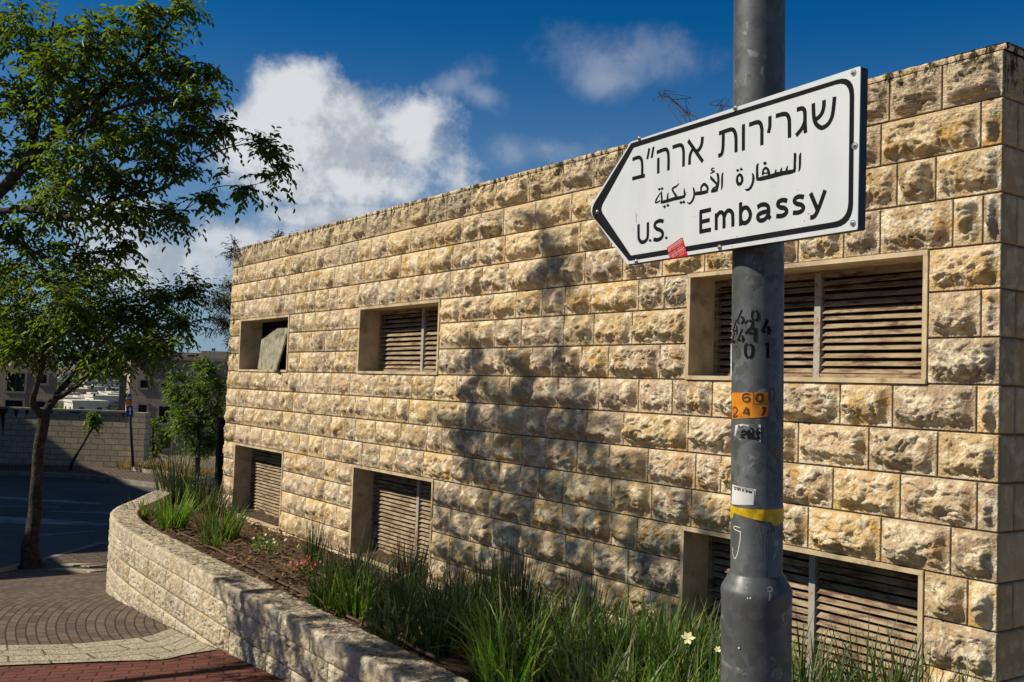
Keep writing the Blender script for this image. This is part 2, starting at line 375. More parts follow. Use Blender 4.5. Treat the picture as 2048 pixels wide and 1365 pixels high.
# ------------------------------------------------------------------ ground
GX = np.array([-6000, -1500, -900, -620, -400, -200, -90, -66, -52, -37, -22, -17, -11, -6.4, 0, 8, 60])
GZ = np.array([30, 8, -2, -16, -26, -27, -13, -8., -3.75, -3.45, -3.28, -3.05, -2.345, -2.01, -1.556, -1.1, -.9])
def gz(x): return np.interp(x, GX, GZ)
def on_ground(px, py, lift=0.):
    d = ray(px, py); lo, hi = .5, 400.
    for t in np.geomspace(1, 400, 4000):
        if (d*t)[2] < gz((d*t)[0])+lift: break
    P = d*t; P[2] = gz(P[0])+lift; return P
xs = np.unique(np.concatenate([GX, np.linspace(-60, 20, 81), -np.geomspace(60, 6000, 40)]))
ys = np.unique(np.concatenate([np.linspace(-20, 40, 31), np.geomspace(40, 4000, 24), -np.geomspace(20, 3000, 20)]))
XX, YY = np.meshgrid(xs, ys, indexing='ij')
rough_ = np.where(XX < -120, gn(np.c_[XX.ravel()/90, YY.ravel()/90, 0*XX.ravel()]).reshape(XX.shape)*9, 0)
V = np.c_[XX.ravel(), YY.ravel(), (gz(XX)-.25+rough_).ravel()]
tag(add('ground', V, grid_faces(len(xs), len(ys)), M['earth'], loc=(0, 0, 0)), kind='structure')

def ground_sheet(name, poly, m, lift, centre=None, step=.35, rot=0.):
    """flat sheet following the ground inside a plan polygon (list of (x,y)); clipped scanline strips"""
    P = np.array(poly); x0, x1 = P[:, 0].min(), P[:, 0].max()
    cuts = np.unique(np.concatenate([np.arange(x0, x1, step), P[:, 0], GX[(GX > x0) & (GX < x1)], [x1]]))
    V, F, UV = [], [], []
    def yspan(x):
        ys_ = []
        for i in range(len(P)):
            a_, b_ = P[i], P[(i+1) % len(P)]
            if abs(a_[0]-b_[0]) < 1e-9: continue
            t = (x-a_[0])/(b_[0]-a_[0])
            if -1e-6 <= t <= 1+1e-6: ys_.append(a_[1]+t*(b_[1]-a_[1]))
        ys_ = sorted(ys_); return (ys_[0], ys_[-1]) if ys_ else None
    NY = 9 if centre is None else 90; cols = []
    for x in cuts:
        s_ = yspan(min(max(x, x0+1e-5), x1-1e-5))
        if s_ is None: continue
        for t in np.linspace(0, 1, NY):
            y = s_[0]+(s_[1]-s_[0])*t; V.append((x, y, gz(x)+lift))
            if centre is None:
                UV.append((x*math.cos(rot)+y*math.sin(rot), -x*math.sin(rot)+y*math.cos(rot)))
            else:
                r_ = math.hypot((x-centre[0])/2., y-centre[1]); th = math.atan2(y-centre[1], (x-centre[0])/2.); th = th % (2*math.pi)
                UV.append((th*3.9, r_*1.4))
        cols.append(1)
    F = grid_faces(len(cols), NY)
    return tag(add(name, V, F, m, uv=UV, loc=(0, 0, 0)), kind='structure')

PY = 2.70   # planter wall front face
TOPZ = -1.575
# road edge line near the camera side
e0, e1, e2 = on_ground(-300, 1205), on_ground(82, 1118), on_ground(198, 1086)
road = [(-60, -60), (-60, 14), (-44, 14), (-34, 13.2), (-27, 12.0), (-21, 12.0), (e2[0]-2.6, 5.2), (e2[0], e2[1]), (e1[0], e1[1]), (e0[0], e0[1]), (e0[0]+3, -20), (e0[0]+3, -60)]
def flat_poly(name, pts, m, lift, kind='structure'):
    V = [(p[0], p[1], gz(p[0])+lift) for p in pts]
    return tag(add(name, V, [tuple(range(len(V)))], m, loc=(0, 0, 0)), kind=kind)
ground_sheet('road', [(-47, -40), (-47, 8.2), (-38, 9.4), (-30.5, 9.0), (-24, 10.5), (-16.0, 9.0), (e2[0]-.2, e2[1]), (e1[0], e1[1]), (e0[0], e0[1]), (e0[0]+2, -40)], M['asphalt'], -.115)
ground_sheet('pavement', [(e0[0], e0[1]), (e1[0], e1[1]), (e2[0], e2[1]), (-16.5, 6.5), (-12, 6.5), (-8, 4.), (3, 3.), (3, -12), (e0[0], -12)], M['pavers'], 0., step=.12, centre=(-8.0, 3.7))
# near kerb along the road
kp = [e0, e1, e2, np.array([-16.5, 6.5, 0])]
mb = MB()
for a_, b_ in zip(kp[:-1], kp[1:]):
    d_ = np.array([b_[0]-a_[0], b_[1]-a_[1]]); n_ = np.array([-d_[1], d_[0]])/np.linalg.norm(d_)*.14
    q = [a_[:2], b_[:2], b_[:2]-n_, a_[:2]-n_]
    mb.hexa([(p[0], p[1], gz(p[0])-.24) for p in q]+[(p[0], p[1], gz(p[0])+.006) for p in q])
tag(mb.build('kerb', M['kerb']), kind='structure')
# cream band of setts crossing the pavement, and the red pavers on the camera side
up = [on_ground(x, y) for x, y in [(-420, 1300), (-150, 1299), (0, 1295), (136, 1292), (204, 1287), (290, 1278), (341, 1261)]]
lo = [on_ground(x, y) for x, y in [(-420, 1352), (-150, 1342), (0, 1336), (194, 1328), (320, 1324), (368, 1314), (433, 1304)]]
upc = catmull(up, 8); loc_ = catmull(lo, 8)
NU, NW = len(upc), 8
V = []; UVv = []
for i in range(NU):
    for t in np.linspace(0, 1, NW):
        p = upc[i]*(1-t)+loc_[i]*t; V.append((p[0], p[1], gz(p[0])+.016)); UVv.append((np.linalg.norm(upc[i]-upc[0]), t*np.linalg.norm(upc[i]-loc_[i])))
M['setts'] = block_mat('cream_setts', (.55, .49, .38), (.46, .40, .31), (.16, .13, .09), .48, .24, 1., bd=.05, mo=.035)
g = G(M['setts'].node_tree); b = g.n['Principled BSDF']; o = g.obj(); lk = b.inputs['Base Color'].links[0].from_socket
g.set(b.inputs['Base Color'], g.mix(g.ramp(g.noise(o, 34, 6, .7, .4), .52, .62), lk, (.17, .14, .10)))
tag(add('stone_band', V, grid_faces(NU, NW), M['setts'], uv=UVv, loc=(0, 0, 0)), kind='structure')
V = []; UVv = []
for i in range(NU):
    p0 = loc_[i]; p1 = np.array([p0[0]+2.2+2.5*i/NU, p0[1]-.6-3*(1-i/NU)*0-2.0, 0])
    p1 = np.array([max(p0[0]+3.5, -3.), p0[1]*.35-.2, 0])
    for t in np.linspace(0, 1, 14):
        p = p0*(1-t)+p1*t; V.append((p[0], p[1], gz(p[0])+.005)); UVv.append((p[0]*.34+p[1]*.94, p[0]*.94-p[1]*.34))
V2 = [(x, y, gz(x)+.004) for x in np.linspace(-8.4, 3, 40) for y in np.linspace(-3, 2.72, 8)]
tag(add('red_pavement', V, grid_faces(NU, 14), M['redpavers'], uv=UVv, loc=(0, 0, 0)), kind='structure')
x0 = loc_[-1][0]
V = []; UVv = []
for x in np.linspace(x0, 2.5, 40):
    for y in np.linspace(0.2, 2.74, 8):
        V.append((x, y, gz(x)+.007)); UVv.append((x*.34+y*.94, x*.94-y*.34))
tag(add('red_pavement_strip', V, grid_faces(40, 8), M['redpavers'], uv=UVv, loc=(0, 0, 0)), kind='structure')
# two pale slabs beside the tree pit
mb = MB()
for (xa, ya, xb, yb) in [(112, 1140, 197, 1145), (133, 1130, 197, 1134)]:
    A, B = on_ground(xa, ya), on_ground(xb, yb); d_ = (B-A)/np.linalg.norm(B-A); n_ = np.array([-d_[1], d_[0], 0])*.12
    q = [A-n_, B-n_, B+n_, A+n_]
    mb.hexa([(p[0], p[1], gz(p[0])-.05) for p in q]+[(p[0], p[1], gz(p[0])+.02) for p in q])
tag(mb.build('pale_paving_slabs', M['setts'], uv=np.random.rand(16, 2)), kind='structure')
# streaks of sunlight on the shaded road, painted as pale strips
for k, (xa, ya, xb, yb, wd) in enumerate([(-40, 985, 205, 1000, .28), (-40, 1028, 215, 1040, .5), (60, 1062, 190, 1052, .22), (-60, 1003, 120, 1006, .2), (100, 1014, 230, 1018, .25)]):
    A, B = on_ground(xa, ya), on_ground(xb, yb); d_ = (B-A)/np.linalg.norm(B-A); n_ = np.array([-d_[1], d_[0], 0])*wd
    V = []
    for t in np.linspace(0, 1, 12):
        p = A*(1-t)+B*t
        for s_ in (-1, 1): q = p+n_*s_*(.6+.4*math.sin(3*t+k)); V.append((q[0], q[1], gz(q[0])-.110))
    tag(add('sunlight_streak', V, grid_faces(12, 2), M['lightstreak'], loc=(0, 0, 0)), kind='structure')
A = on_ground(2, 1101)+np.array([-.15, -.42, 0]); V = [(A[0]+.45*math.cos(t), A[1]+.3*math.sin(t), gz(A[0])-.106) for t in np.linspace(0, 6.283, 24)[:-1]]
tag(add('white_road_marking', V, [tuple(range(23))], M['roadwhite'], loc=(0, 0, 0)), kind='structure')
# far pavement behind the road, with kerb
fk = [on_ground(x, y) for x, y in [(-260, 940), (0, 945), (129, 949), (205, 956), (293, 967), (440, 984)]]
mb = MB()
for a_, b_ in zip(fk[:-1], fk[1:]):
    mb.hexa([(p[0], p[1], gz(p[0])-.2) for p in (a_, b_, b_+np.array([-.3, .05, 0]), a_+np.array([-.3, .05, 0]))]+[(p[0], p[1], gz(p[0])+.03) for p in (a_, b_, b_+np.array([-.3, .05, 0]), a_+np.array([-.3, .05, 0]))])
tag(mb.build('far_kerb', M['kerb']), kind='structure')
V = []; UVv = []
for p in fk:
    for t in np.linspace(.3, 5, 10): V.append((p[0]-t, p[1]+t*.15, gz(p[0]-t)+.03)); UVv.append((p[0]-t, p[1]))
tag(add('far_pavement', V, grid_faces(len(fk), 10), M['pavers'], uv=UVv, loc=(0, 0, 0)), kind='structure')

# unseen pale paving, added to bounce warm light onto the end wall
V = [(x, y, gz(x)+.02) for x in np.linspace(-2.5, 14, 20) for y in (2.9, 8., 22.)]; UVv = [(v[0], v[1]) for v in V]
tag(add('bounce_paving', V, grid_faces(20, 3), M['setts'], uv=UVv, loc=(0, 0, 0)), kind='structure')
# unseen apartment blocks, added and stepped in height to shade the road
def shade_block(x0, x1, y0, y1, z1, label):
    z0 = -4.5; T = thing('apartment_building', label, 'building', ((x0+x1)/2, (y0+y1)/2, z0))
    V = []; F = []; UV = []; c = [(x0, y0), (x1, y0), (x1, y1), (x0, y1)]
    for i in range(4):
        a_, b_ = np.array(c[i]), np.array(c[(i+1) % 4]); l_ = np.linalg.norm(b_-a_); k = len(V); V += [(*a_, z0), (*b_, z0), (*b_, z1), (*a_, z1)]; UV += [(0, 0), (l_, 0), (l_, z1-z0), (0, z1-z0)]; F.append((k, k+1, k+2, k+3))
    add('walls', V, F, M['facade'], T, uv=UV)
    mb = MB(); mb.box(x0-.15, x1+.15, y0-.15, y1+.15, z1+.003, z1+.3); mb.build('parapet', M['darkwall'], T)
    for fl in range(int((z1-z0)/3.)):
        for x in np.arange(x0+2, x1-1.5, 3.4):
            mb = MB(); mb.box(x-.7, x+.7, y1+.003, y1+.08, z0+1.1+fl*3, z0+2.5+fl*3); f_ = mb.build('window', M['kerb'], T); mb = MB(); mb.box(x-.6, x+.6, y1+.085, y1+.1, z0+1.2+fl*3, z0+2.4+fl*3); mb.build('pane', M['glass'], f_)
shade_block(-25.9, -20.1, -18, -6.2, 5.4, 'low pale stone apartment building outside the left edge, added to shade the near road')
shade_block(-34, -26.1, -18, -6.2, 8.8, 'middle pale stone apartment building outside the left edge, added to shade the road')
shade_block(-62, -35.2, -18, -6.2, 9.6, 'tallest pale stone apartment building outside the left edge, added to shade the far road')

# ------------------------------------------------------------------ stone masonry
def stone_rect(u0, u1, v0, v1, step, amp, kind, seed, cstain=0.):
    """one stone: local grid of (u, v, height) with its own relief"""
    gpp = .0055 if kind == 'hammer' else .004; u0, u1, v0, v1 = u0+gpp, u1-gpp, v0+gpp, v1-gpp
    W, H = u1-u0, v1-v0; r = np.random.default_rng(seed)
    nu, nv = max(4, int(W/step)), max(4, int(H/step))
    uu = np.concatenate([[0, .0012], np.linspace(0, W, nu+1)[1:-1], [W-.0012, W]])
    vv = np.concatenate([[0, .0012], np.linspace(0, H, nv+1)[1:-1], [H-.0012, H]])
    U, Vv = np.meshgrid(uu, vv, indexing='ij'); u, v = U.ravel(), Vv.ravel()
    p = np.c_[u+u0, v+v0, np.full(len(u), seed*1.37 % 50)]
    e = np.minimum(np.minimum(u, W-u), np.minimum(v, H-v))
    if kind == 'rock':
        wob = gn(p*14)*.012
        eu, ev = np.minimum(u, W-u), np.minimum(v, H-v)
        mask = smooth01((eu+wob-.009)/.052)*smooth01((ev+wob*.8-.006)/.030)
        pk = r.uniform(.30, .46)+gn(p*6)*.12; q_ = v/H; bz = np.where(q_ < pk, .12+.88*smooth01(q_/pk), 1-.60*np.clip((q_-pk)/(1-pk), 0, 1))
        A = r.uniform(.050, .076)*amp*np.interp(u0, [-10, -6.5], [.66, 1.])
        Fp = np.full(len(u), 9.)
        for k in range(7):
            a_, b_ = r.normal(0, .34), r.normal(0, .34); cu, cv = r.uniform(.15, .85)*W, r.uniform(.15, .85)*H
            Fp = np.minimum(Fp, .006+a_*(u-cu)+b_*(v-cv)+r.uniform(0, .028))
        Fp = np.clip(Fp, -.030, .018)
        wp = p+np.c_[gn(p*11+3), gn(p*11+9), 0*u]*.05
        an = r.uniform(-.7, .7); wq = np.c_[(wp[:, 0]*math.cos(an)+wp[:, 1]*math.sin(an))*.7, (-wp[:, 0]*math.sin(an)+wp[:, 1]*math.cos(an))*1.25, wp[:, 2]]
        wq = wq+np.c_[gn(wq*24+1), gn(wq*24+8), 0*u]*.016
        t1 = smooth01(gn(wq*9+11)/.12+.5)-.5
        n = gn(wp*6)*.014+.007*t1-np.abs(gn(wq*14+5))*.030+(.25-np.abs(gn(wq*27+9)))*.022-np.abs(gn(wq*48+2))*.017+gn(wp*80)*.004+.008
        h = mask*np.maximum(A*bz+Fp*.55+n*1.55+.004, .001)*np.interp(u0, [-10, -6.5], [.85, 1.])+.0015*gn(p*60)
    elif kind == 'flat':
        h = .006*smooth01(e/.012)+.0035*gn(p*25)+.002*gn(p*60)
    else:   # hammered
        mask = smooth01((e-.006)/.016)
        q = p*np.array([1, 1.25, 1])
        h = mask*(.012+gn(q*22)*.010-np.maximum(0, gn(q*np.array([36, 50, 1])+7)-.05)*.085+gn(q*95)*.004)
    ring = (u <= 0) | (u >= W) | (v <= 0) | (v >= H)
    h = np.where(ring, -.016, h)
    c = np.tile([r.random(), r.random()**.8, 0.], (len(u), 1))
    c[:, 2] = np.clip(cstain+(v/H)*.0, 0, 1) if np.isscalar(cstain) else cstain
    return u+u0, v+v0, h, c, grid_faces(len(uu), len(vv))
def masonry(stones, mapf, amp, kind, stepf, flip, seed0=0, stain=None):
    Vs, Fs, Cs, n = [], [], [], 0
    for i, (u0, u1, v0, v1) in enumerate(stones):
        u, v, h, c, F = stone_rect(u0, u1, v0, v1, stepf((u0+u1)/2), amp, kind, seed0+i+1)
        if stain is not None: c[:, 2] = stain(u, v)
        Vs.append(mapf(u, v, h)); Cs.append(c); Fs.append((F[:, ::-1] if flip else F)+n); n += len(u)
    return np.vstack(Vs), np.vstack(Fs), np.vstack(Cs)

# ------------------------------------------------------------------ the stone building
D = 4.7; XL, XR = -13.40, -2.545
ZL = [1.749, 1.513, 1.276, 1.04, .79, .567, .33, .094, -.143, -.38, -.617, -.86, -1.09, -1.33, -1.57, -1.805, -2.04, -2.28]
WIN = {'A': (-12.97, -11.31), 'B': (-9.44, -7.80), 'C': (-4.65, -2.93)}
UPZ, LOZ = (.094, .79), (-1.805, -.86)
explicit = {0: [1885], 1: [1962, 1763], 2: [1872], 3: [1966, 1906, 1761], 4: [], 5: [1962], 6: [], 7: [1953, 1785, 1680, 1555, 1424, 1344],
            8: [1875, 1737, 1596, 1476, 1375], 9: [1954, 1800, 1665, 1500, 1440], 10: [1901, 1761, 1615, 1480], 11: [1935], 12: [], 13: [1925], 14: [], 15: [1930, 1800, 1700], 16: [1870, 1750]}
stones = []
jr = np.random.default_rng(21)
for i in range(len(ZL)-1):
    z1, z0 = ZL[i], ZL[i+1]; zm = (z0+z1)/2
    holes = [WIN[k] for k in 'ABC' if (UPZ[0]-.01 < zm < UPZ[1]) or (LOZ[0]-.01 < zm < LOZ[1])]
    segs = []; c0 = XL
    for h0, h1 in holes: segs.append((c0, h0)); c0 = h1
    segs.append((c0, XR))
    ex = sorted(atY(px, 809-zm*FPX/4.75, D)[0] for px in explicit.get(i, []))
    for s0, s1 in segs:
        js = [x for x in ex if s0+.08 < x < s1-.05]
        end = min([x for x in js], default=s1)
        cur = s0; cuts = [s0]
        while True:
            nx = cur+jr.choice([.27, .33, .38, .44, .5, .56], p=[.15, .2, .22, .2, .15, .08])+jr.uniform(-.03, .03)
            if end-nx < .2: break
            cuts.append(nx); cur = nx
        cuts += [x for x in js]+([s1] if not js or abs(js[-1]-s1) > 1e-6 else [])
        cuts = sorted(set(cuts))
        for a_, b_ in zip(cuts[:-1], cuts[1:]): stones.append((a_, b_, z0, z1))
def stepf(x): return .0068 if x > -5.2 else (.010 if x > -7.8 else (.014 if x > -10.5 else .018))
BL = thing('stone_building', 'long flat-roofed building of rough beige limestone blocks with louvred openings, behind the planter', 'building', ((XL+XR)/2, D+3, -2.3))
def stain_top(u, v): return np.clip((v-1.42)/.33, 0, 1)*1.0+np.where(v < -1.9, .3, 0)
V, F, C = masonry(stones, lambda u, v, h: np.c_[u, D-h, v], 1., 'rock', stepf, False, 100, stain_top)
add('facade_wall', V, F, M['rock'], BL, smooth=True, attrs={'stone': C})
# mortar bed behind the stones, left open at the windows
mb = MB()
xs_ = [XL+.01]+[x for k in 'ABC' for x in WIN[k]]+[XR-.01]
for j in range(0, 8, 2): mb.box(xs_[j], xs_[j+1], D+.008, D+.30, -2.5, 1.749)
for k in 'ABC': 
    mb.box(WIN[k][0], WIN[k][1], D+.008, D+.30, UPZ[1], 1.749); mb.box(WIN[k][0], WIN[k][1], D+.008, D+.30, LOZ[1], UPZ[0]); mb.box(WIN[k][0], WIN[k][1], D+.008, D+.30, -2.5, LOZ[0])
mb.build('wall_core', M['mortar'], BL)
# end wall on the right: dressed blocks, in shade
stones = []; jr = np.random.default_rng(5)
for i in range(len(ZL)-1):
    cur = D+.004; k = i % 2
    ws = [.14 if k else .30]+list(jr.uniform(.3, .55, 30))
    for w_ in ws:
        if cur+w_ > 11: break
        stones.append((cur, cur+w_, ZL[i+1], ZL[i])); cur += w_
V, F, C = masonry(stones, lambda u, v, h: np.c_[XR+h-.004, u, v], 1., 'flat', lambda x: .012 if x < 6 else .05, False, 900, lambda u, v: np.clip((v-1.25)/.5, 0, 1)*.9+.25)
add('end_wall', V, F, M['ashlar'], BL, smooth=True, attrs={'stone': C})
mb = MB(); mb.box(XR-.32, XR-.018, D+.30, 11, -2.5, 1.749); mb.box(XL+.01, XL+.3, D+.30, 11, -2.5, 1.749); mb.box(XL+.3, XR-.32, 10.7, 11, -2.5, 1.749); mb.build('wall_core', M['mortar'], BL)
# coping with black lichen
U = np.arange(XL-.01, XR+.02, .02); prof = [(0, 0), (-.006, .012), (-.004, .028), (.012, .034), (.30, .036)]
V = []; C = []
for u in U:
    for j, (o_, z_) in enumerate(prof):
        V.append((u, D+.0+o_, 1.749+z_)); C.append((.5, .3, .95))
V = np.array(V); V[:, 1] += gn(V*18)*.012; V[:, 2] += gn(V*22+4)*.008*(V[:, 2] > 1.751)
add('coping', V, grid_faces(len(U), len(prof)), M['rock'], BL, smooth=True, attrs={'stone': C})
U = np.arange(D-.006, 11, .03); V = []; C = []
for u in U:
    for o_, z_ in [(.004, 0), (.012, .012), (.010, .028), (-.008, .034), (-.32, .036)]:
        V.append((XR+o_, u, 1.749+z_)); C.append((.5, .3, .95))
V = np.array(V); V[:, 2] += gn(V*22+4)*.006*(V[:, 2] > 1.751)
add('coping', V, grid_faces(len(U), 5), M['rock'], BL, smooth=True, attrs={'stone': C})
mb = MB(); mb.box(XL+.01, XR-.02, D+.301, 10.99, 1.60, 1.745); mb.build('roof', M['kerb'], BL)

def louvre_window(x0, x1, z0, z1, nsl, mull, rec=.23, lab=None, open_=False):
    w_ = MB(); t = .026
    yf, yb = D-.012, D+rec+.06
    w_.box(x0, x1, yf, yb, z1-t, z1); w_.box(x0, x1, yf-.004, yb, z0, z0+t)
    w_.box(x0, x0+t, yf+.002, yb, z0+t, z1-t); w_.box(x1-t, x1, yf+.002, yb, z0+t, z1-t)
    wd = w_.build('window', M['frame'], BL)
    if lab: wd['label'] = lab
    a0, a1, b0, b1 = x0+t, x1-t, z0+t, z1-t
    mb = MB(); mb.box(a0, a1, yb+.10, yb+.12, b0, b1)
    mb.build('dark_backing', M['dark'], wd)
    if open_: return wd
    y = D+rec; fm = MB(); q = .028
    fm.box(a0, a0+q, y-.006, y+.03, b0, b1); fm.box(a1-q, a1, y-.006, y+.03, b0, b1); fm.box(a0+q, a1-q, y-.006, y+.03, b1-q*1.5, b1); fm.box(a0+q, a1-q, y-.006, y+.03, b0, b0+q)
    fm.build('louvre_frame', M['louvre'], wd)
    xm = a0+(a1-a0)*mull
    mu = MB(); mu.box(xm-.022, xm+.022, y-.010, y+.03, b0+.001, b1-.001); mu.build('mullion', M['mullion'], wd)
    sp = (b1-b0-q*2.5)/nsl; sm = MB(); rr = np.random.default_rng(int(abs(x0*100+z0*31)))
    for k in range(nsl):
        zc = b0+q+sp*(k+.5)
        for xa, xb in ((a0+q, xm-.022), (xm+.022, a1-q)):
            dr = rr.normal(0, .0025, 2); dp = sp*.66
            sm.hexa([(xa, y+.000, zc-dp/2+dr[0]), (xb, y+.000, zc-dp/2+dr[1]), (xb, y+.004, zc-dp/2-.002+dr[1]), (xa, y+.004, zc-dp/2-.002+dr[0]),
                     (xa, y+.026, zc+dp/2+dr[0]), (xb, y+.026, zc+dp/2+dr[1]), (xb, y+.030, zc+dp/2-.002+dr[1]), (xa, y+.030, zc+dp/2-.002+dr[0])])
    sm.build('louvre', M['louvre'], wd)
    return wd
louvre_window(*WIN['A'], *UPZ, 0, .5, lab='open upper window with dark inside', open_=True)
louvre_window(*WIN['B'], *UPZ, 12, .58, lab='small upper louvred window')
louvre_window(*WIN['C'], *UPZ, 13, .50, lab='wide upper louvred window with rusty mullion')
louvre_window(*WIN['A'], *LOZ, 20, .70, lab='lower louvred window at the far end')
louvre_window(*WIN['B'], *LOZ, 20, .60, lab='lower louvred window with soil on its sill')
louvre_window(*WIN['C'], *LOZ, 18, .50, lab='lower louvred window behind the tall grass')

# loose board leaning out of the open window
def bp(px, py, y): return atY(px, py, y)
brd = [bp(515, 738, D+.16), bp(534, 740, D+.04), bp(552, 742, D-.06), bp(577, 656, D+.02), bp(555, 657, D+.06), bp(523, 680, D+.15)]
nrm = np.array([-.3, -.95, 0]); nrm /= np.linalg.norm(nrm)
mb = MB(); mb.prism(brd, nrm, .018)
tag(mb.build('loose_board', M['wood']), 'weathered grey board leaning out of the open upper window', 'board')
mb = MB()
for k, x in enumerate(np.linspace(-12.55, -11.6, 6)): mb.box(x, x+.15, D+.262+.003*(k % 2), D+.285, .13, .66)
tag(mb.build('plank_screen', M['darkwood']), 'dark upright planks standing behind the loose board in the window', 'planks')

# ------------------------------------------------------------------ planter wall
ctrl = [(3., PY), (0, PY), (-6, PY), (-9, PY), (-10.6, PY+.02), (-11.6, PY+.13), (-12.3, PY+.36), (-13.0, PY+.75), (-13.9, 3.95), (-15., 4.75), (-16.2, 5.7)]
cp = catmull(np.c_[np.array(ctrl), np.zeros(len(ctrl))], 24)[:, :2]
seg = np.r_[0, np.cumsum(np.linalg.norm(np.diff(cp, axis=0), axis=1))]; LEN = seg[-1]
def path(s):
    s = np.asarray(s, float); x = np.interp(s, seg, cp[:, 0]); y = np.interp(s, seg, cp[:, 1])
    tx = np.interp(s+.05, seg, cp[:, 0])-np.interp(s-.05, seg, cp[:, 0]); ty = np.interp(s+.05, seg, cp[:, 1])-np.interp(s-.05, seg, cp[:, 1])
    l = np.hypot(tx, ty)+1e-9; return x, y, ty/l*-1*-1, -tx/l*-1*-1   # outward normal set below
def pathn(s):
    x, y, a_, b_ = path(s)
    # travelling toward -x the street side is -y: normal = (ty, -tx) rotated so that it points to -y
    tx = -b_; ty = a_
    return x, y, -ty, tx
xq, yq, nxq, nyq = pathn(np.array([5.]))
SGN = -1. if nyq[0] > 0 else 1.
def pmap(u, v, h):
    x, y, nx, ny = pathn(u); return np.c_[x+SGN*nx*h, y+SGN*ny*h, v]
PL = thing('planter_wall', 'low curved retaining wall of hammered cream stone around the planting bed', 'wall', (-6, PY, -2.4))
stones = []; jr = np.random.default_rng(11); cz = [TOPZ-.15, TOPZ-.335, TOPZ-.52, TOPZ-.705, TOPZ-.89, TOPZ-1.075, TOPZ-1.26, TOPZ-1.5]
for i in range(len(cz)-1):
    cur = 4.0+jr.uniform(0, .3)
    while cur < LEN-.5:
        w_ = jr.uniform(.34, .62); x_ = float(path(cur+w_/2)[0])
        if cz[i] > gz(x_)-.08: stones.append((cur, min(cur+w_, LEN), cz[i+1], cz[i]))
        cur += w_
V, F, C = masonry(stones, pmap, 1., 'hammer', lambda s: .0095 if s < 11 else .0125, SGN > 0, 3000, lambda u, v: .25+.35*np.exp(-np.maximum(0, v-gz(path(u)[0]))/.07))
add('wall_face', V, F, M['planter'], PL, smooth=True, attrs={'stone': C})
# cap stones: front lip, rounded arris, rough top, inner face
pr = [(0, -.15), (.002, -.149)]+[(.012, z) for z in np.linspace(-.14, -.03, 11)]+[(.0115, -.012), (.008, -.004), (-.002, .0)]+[(-w_, .002) for w_ in np.linspace(.03, .27, 22)]+[(-.285, -.01), (-.29, -.04), (-.29, -.3)]
pr = np.array(pr); Vs, Fs, Cs, n0 = [], [], [], 0; cur = 4.0; k = 0
while cur < LEN-.1:
    w_ = min(jr.uniform(.45, .75), LEN-cur); U = np.concatenate([[cur+.004, cur+.007], np.arange(cur+.014, cur+w_-.012, .012), [cur+w_-.007, cur+w_-.004]])
    uu = np.repeat(U, len(pr)); oo = np.tile(pr[:, 0], len(U)); zz = np.tile(pr[:, 1], len(U))
    q = np.c_[uu, oo*1.0, zz]; d_ = gn(q*26)*.008-np.maximum(0, gn(q*46)-.08)*.045+gn(q*9)*.003
    top = (oo < -.012); arr = np.exp(-((oo+.005)/.02)**2-((zz+.01)/.025)**2); d_ = d_-arr*np.maximum(0, gn(q*7+k))*.022
    oo2 = oo+np.where(top, 0, d_); zz2 = zz+TOPZ+np.where(top, d_, d_*.3*(zz > -.03))
    end = np.repeat((np.arange(len(U)) == 0) | (np.arange(len(U)) == len(U)-1), len(pr)); zz2 = np.where(end & top, zz2-.02, zz2); oo2 = np.where(end & ~top, oo2-.012, oo2)
    Vs.append(pmap(uu, zz2, oo2)); F = grid_faces(len(U), len(pr)); Fs.append((F if SGN > 0 else F[:, ::-1])+n0); n0 += len(uu)
    r1, r2 = jr.random(2); Cs.append(np.c_[np.full(len(uu), r1), np.full(len(uu), r2*.6), np.where(top, .74, .2)]); cur += w_; k += 1
add('cap_stones', np.vstack(Vs), np.vstack(Fs), M['planter'], PL, smooth=True, attrs={'stone': np.vstack(Cs)})
ss = np.arange(3.9, LEN, .25); V = []
for s_ in ss:
    for o_, z_ in ((-.012, -3.6), (-.012, TOPZ-.14), (-.27, TOPZ-.14), (-.27, -3.6)): V.append(pmap(np.array([s_]), np.array([z_]), np.array([o_]))[0])
add('wall_core', np.array(V), grid_faces(len(ss), 4, SGN < 0), M['mortar'], PL)

# ------------------------------------------------------------------ soil bed
SOILW = -1.83
ss = np.linspace(3.2, LEN, 110); NV = 26; V = []
for s_ in ss:
    p = pmap(np.array([s_]), np.array([0.]), np.array([-.25]))[0]
    tgt = np.array([max(p[0], XL-.2), D+.012]) if p[0] > XL-.2 else np.array([XL-.2, max(D+.3, p[1]+.1)])
    for t in np.linspace(0, 1, NV):
        q = p[:2]*(1-t)+tgt*t; rise = max(0, (q[0]+7.5))*.02
        z = (TOPZ-.10)*(1-t)+SOILW*t+rise
        V.append((q[0], q[1], z))
V = np.array(V); V[:, 2] += gn(V*np.array([3, 3, 0]))*.05+gn(V*np.array([9, 9, 0]))*.025
tag(add('planting_bed_soil', V, grid_faces(len(ss), NV), M['soil'], smooth=True, loc=(0, 0, 0)), kind='structure')
def soil_z(x, y):
    t = np.clip((y-3.0)/1.7, 0, 1); return (TOPZ-.10)*(1-t)+SOILW*t+max(0, x+7.5)*.02
def on_soil(px, py):
    d = ray(px, py)
    for t in np.arange(3, 20, .01):
        P = d*t
        if P[2] < soil_z(P[0], P[1]): return P
    return P
